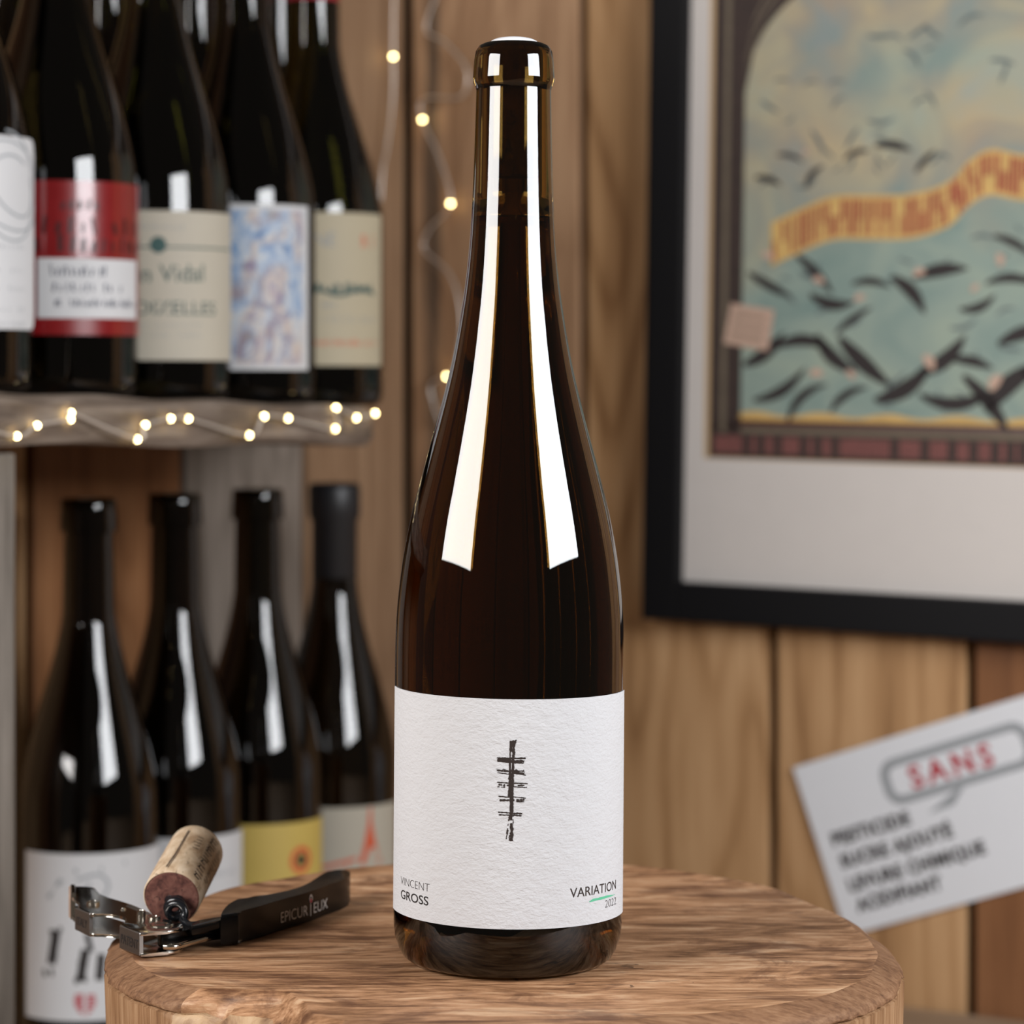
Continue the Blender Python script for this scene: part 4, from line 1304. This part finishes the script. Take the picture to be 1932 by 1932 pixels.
# black neck between lever and handle
nk = [loc2(on_level(u, v, 0.006)) for u, v in ((431, 1749), (400, 1753), (370, 1758), (335, 1764), (304, 1767), (298, 1760), (320, 1753), (345, 1748), (378, 1744), (424, 1736))]
bm = bmesh.new(); prism_bm(bm, spline(nk + [nk[0]], 3)[:-1], 0.0016, 0.0068, bevel=0.0009, seg=3)
o = bm_obj('neck', bm, M['black_gloss'], cs); smooth_by_angle(o, 40)
nk = [loc2(on_level(u, v, 0.009)) for u, v in ((425, 1737), (380, 1748), (362, 1752), (358, 1746), (372, 1738), (420, 1730))]
bm = bmesh.new(); prism_bm(bm, nk, 0.006, 0.009, bevel=0.0009, seg=3)
o = bm_obj('bolster', bm, M['black_gloss'], cs); smooth_by_angle(o, 40)
bl3 = [on_level(u, v, 0.0032) for u, v in ((313, 1786), (335, 1786), (365, 1778), (400, 1768), (427, 1756))]
vs, fs = tube(spline([(p.x - CO.x - 0.0006, p.y - CO.y - 0.0016, p.z) for p in bl3], 6), 0.0011, 10)
mesh_obj('knife_edge', vs, fs, M['chrome'], cs, smooth=True)

# cork: axis from the wine-stained end towards the back
CK0 = at(324, 1694, 0.989)
axv = Vector((0.0040, 0.041, 0.0100)); CL = axv.length; axn = axv.normalized()
ck = empty('wine_cork', CK0)
ck.rotation_euler = axn.to_track_quat('Z', 'Y').to_euler()
tag(ck, 'natural wine cork with wine-stained end skewered on the corkscrew', 'cork')
CR = 0.0104
prof = [(CR - 0.0004, 0.0), (CR, 0.0006), (CR * 1.01, 0.008), (CR * 1.0, CL - 0.006), (CR * 0.985, CL - 0.0008), (CR * 0.95, CL), (0, CL)]
vs, fs = lathe(prof, 48)
vs = [(x * (1 + 0.012 * math.sin(3 * math.atan2(y, x) + z * 90)), y * (1 + 0.012 * math.sin(3 * math.atan2(y, x) + z * 90)), z) for x, y, z in vs]
body = mesh_obj('cork_body', vs, fs, M['cork'], ck, smooth=True); smooth_by_angle(body, 40)
vs, fs = lathe([(0, -0.0002), (CR * 0.5, -0.0001), (CR * 0.9, 0.0), (CR - 0.0004, 0.0003), (CR - 0.0003, 0.0010), (0, 0.0010)], 48)
mesh_obj('stained_end', vs, fs, M['cork_wine'], ck, smooth=False)
# printed marks and a seam along the cork, on the side turned to the viewer
Rq = ck.rotation_euler.to_matrix()
def cork_dir(world): 
    q = Rq.inverted() @ Vector(world); return math.atan2(q.y, q.x)
a_up = cork_dir((0, -0.25, 1)); a_rt = cork_dir((0.8, -0.2, 0.75))
sgn = 1.0 if ((a_rt - a_up + PI) % (2 * PI) - PI) > 0 else -1.0
def cork_strokes(name, strokes, mat):
    verts, faces = [], []
    rr_c = CR * 1.03 + 0.00012
    for (a0, s0_, a1, s1_, w) in strokes:
        da = (a1 - a0) * rr_c; dz = s1_ - s0_; L = math.hypot(da, dz) or 1
        b0 = len(verts)
        for (a, s) in ((a0, s0_), (a1, s1_)):
            for q in (-0.5, 0.5):
                aa = a - dz / L * w * q / rr_c; ss = s + da / L * w * q
                verts.append((rr_c * math.cos(aa), rr_c * math.sin(aa), ss))
        faces.append((b0, b0 + 1, b0 + 3, b0 + 2))
    mesh_obj(name, verts, faces, mat, body)
ks = []
kr = random.Random(9)
for i in range(15):
    s_ = 0.004 + i * 0.0024; a_ = a_up + sgn * 0.75
    ks.append((a_, s_, a_ + sgn * kr.uniform(0.20, 0.36), s_ + kr.uniform(-0.0004, 0.0008), 0.0005))
    if kr.random() < 0.5: ks.append((a_ + sgn * 0.05, s_, a_ + sgn * 0.08, s_ + 0.0016, 0.0005))
for i in range(11):
    s_ = 0.009 + i * 0.0026; a_ = a_up + sgn * 1.22
    ks.append((a_, s_, a_ + sgn * kr.uniform(0.15, 0.28), s_ + kr.uniform(-0.0003, 0.0006), 0.00045))
for i in range(5):
    s_ = 0.022 + i * 0.0024; a_ = a_up + sgn * 0.30
    ks.append((a_, s_, a_ + sgn * 0.22, s_ + 0.0004, 0.0005))
cork_strokes('printed_marks', ks, M['ink_brown'])
cork_strokes('dark_seam', [(a_up - sgn * 0.22, 0.003, a_up - sgn * 0.14, 0.014, 0.0006), (a_up - sgn * 0.14, 0.014, a_up - sgn * 0.10, 0.036, 0.0005)], M['ink_brown'])
# the worm: out of the cork, one open loop, then back to the bolster
c_loop = at(333, 1719, 0.9795)
pw = []
for i in range(30):                                     # hidden part inside the cork
    a = i / 29 * 2 * PI * 3.4
    base = CK0 + axn * (0.030 * (1 - i / 29)) + Vector((0.001, 0, -0.0025))
    pw.append(base + Vector((math.cos(a) * 0.0030, 0, math.sin(a) * 0.0030)))
ex = pw[-1]
loop = []
for i in range(56):
    f = i / 55
    a = rad(60) - f * rad(830)
    loop.append(Vector((c_loop.x - 0.0016 + 0.0022 * f + 0.0029 * math.cos(a), c_loop.y + 0.007 - 0.0105 * f, c_loop.z + 0.0006 - 0.0006 * f + 0.0029 * math.sin(a))))
e = Vector((*[q for q in (on_level(372, 1744, 0.008).x, on_level(372, 1744, 0.008).y)], 0.0078))
path = pw + loop + [loop[-1] * 0.5 + e * 0.5 + Vector((0, 0, -0.0012)), e]
path = spline([tuple(p - Vector((CO.x, CO.y, 0.0004))) for p in path], 2)
vs, fs = tube(path, 0.0014, 10)
mesh_obj('worm', vs, fs, M['worm'], cs, smooth=True)
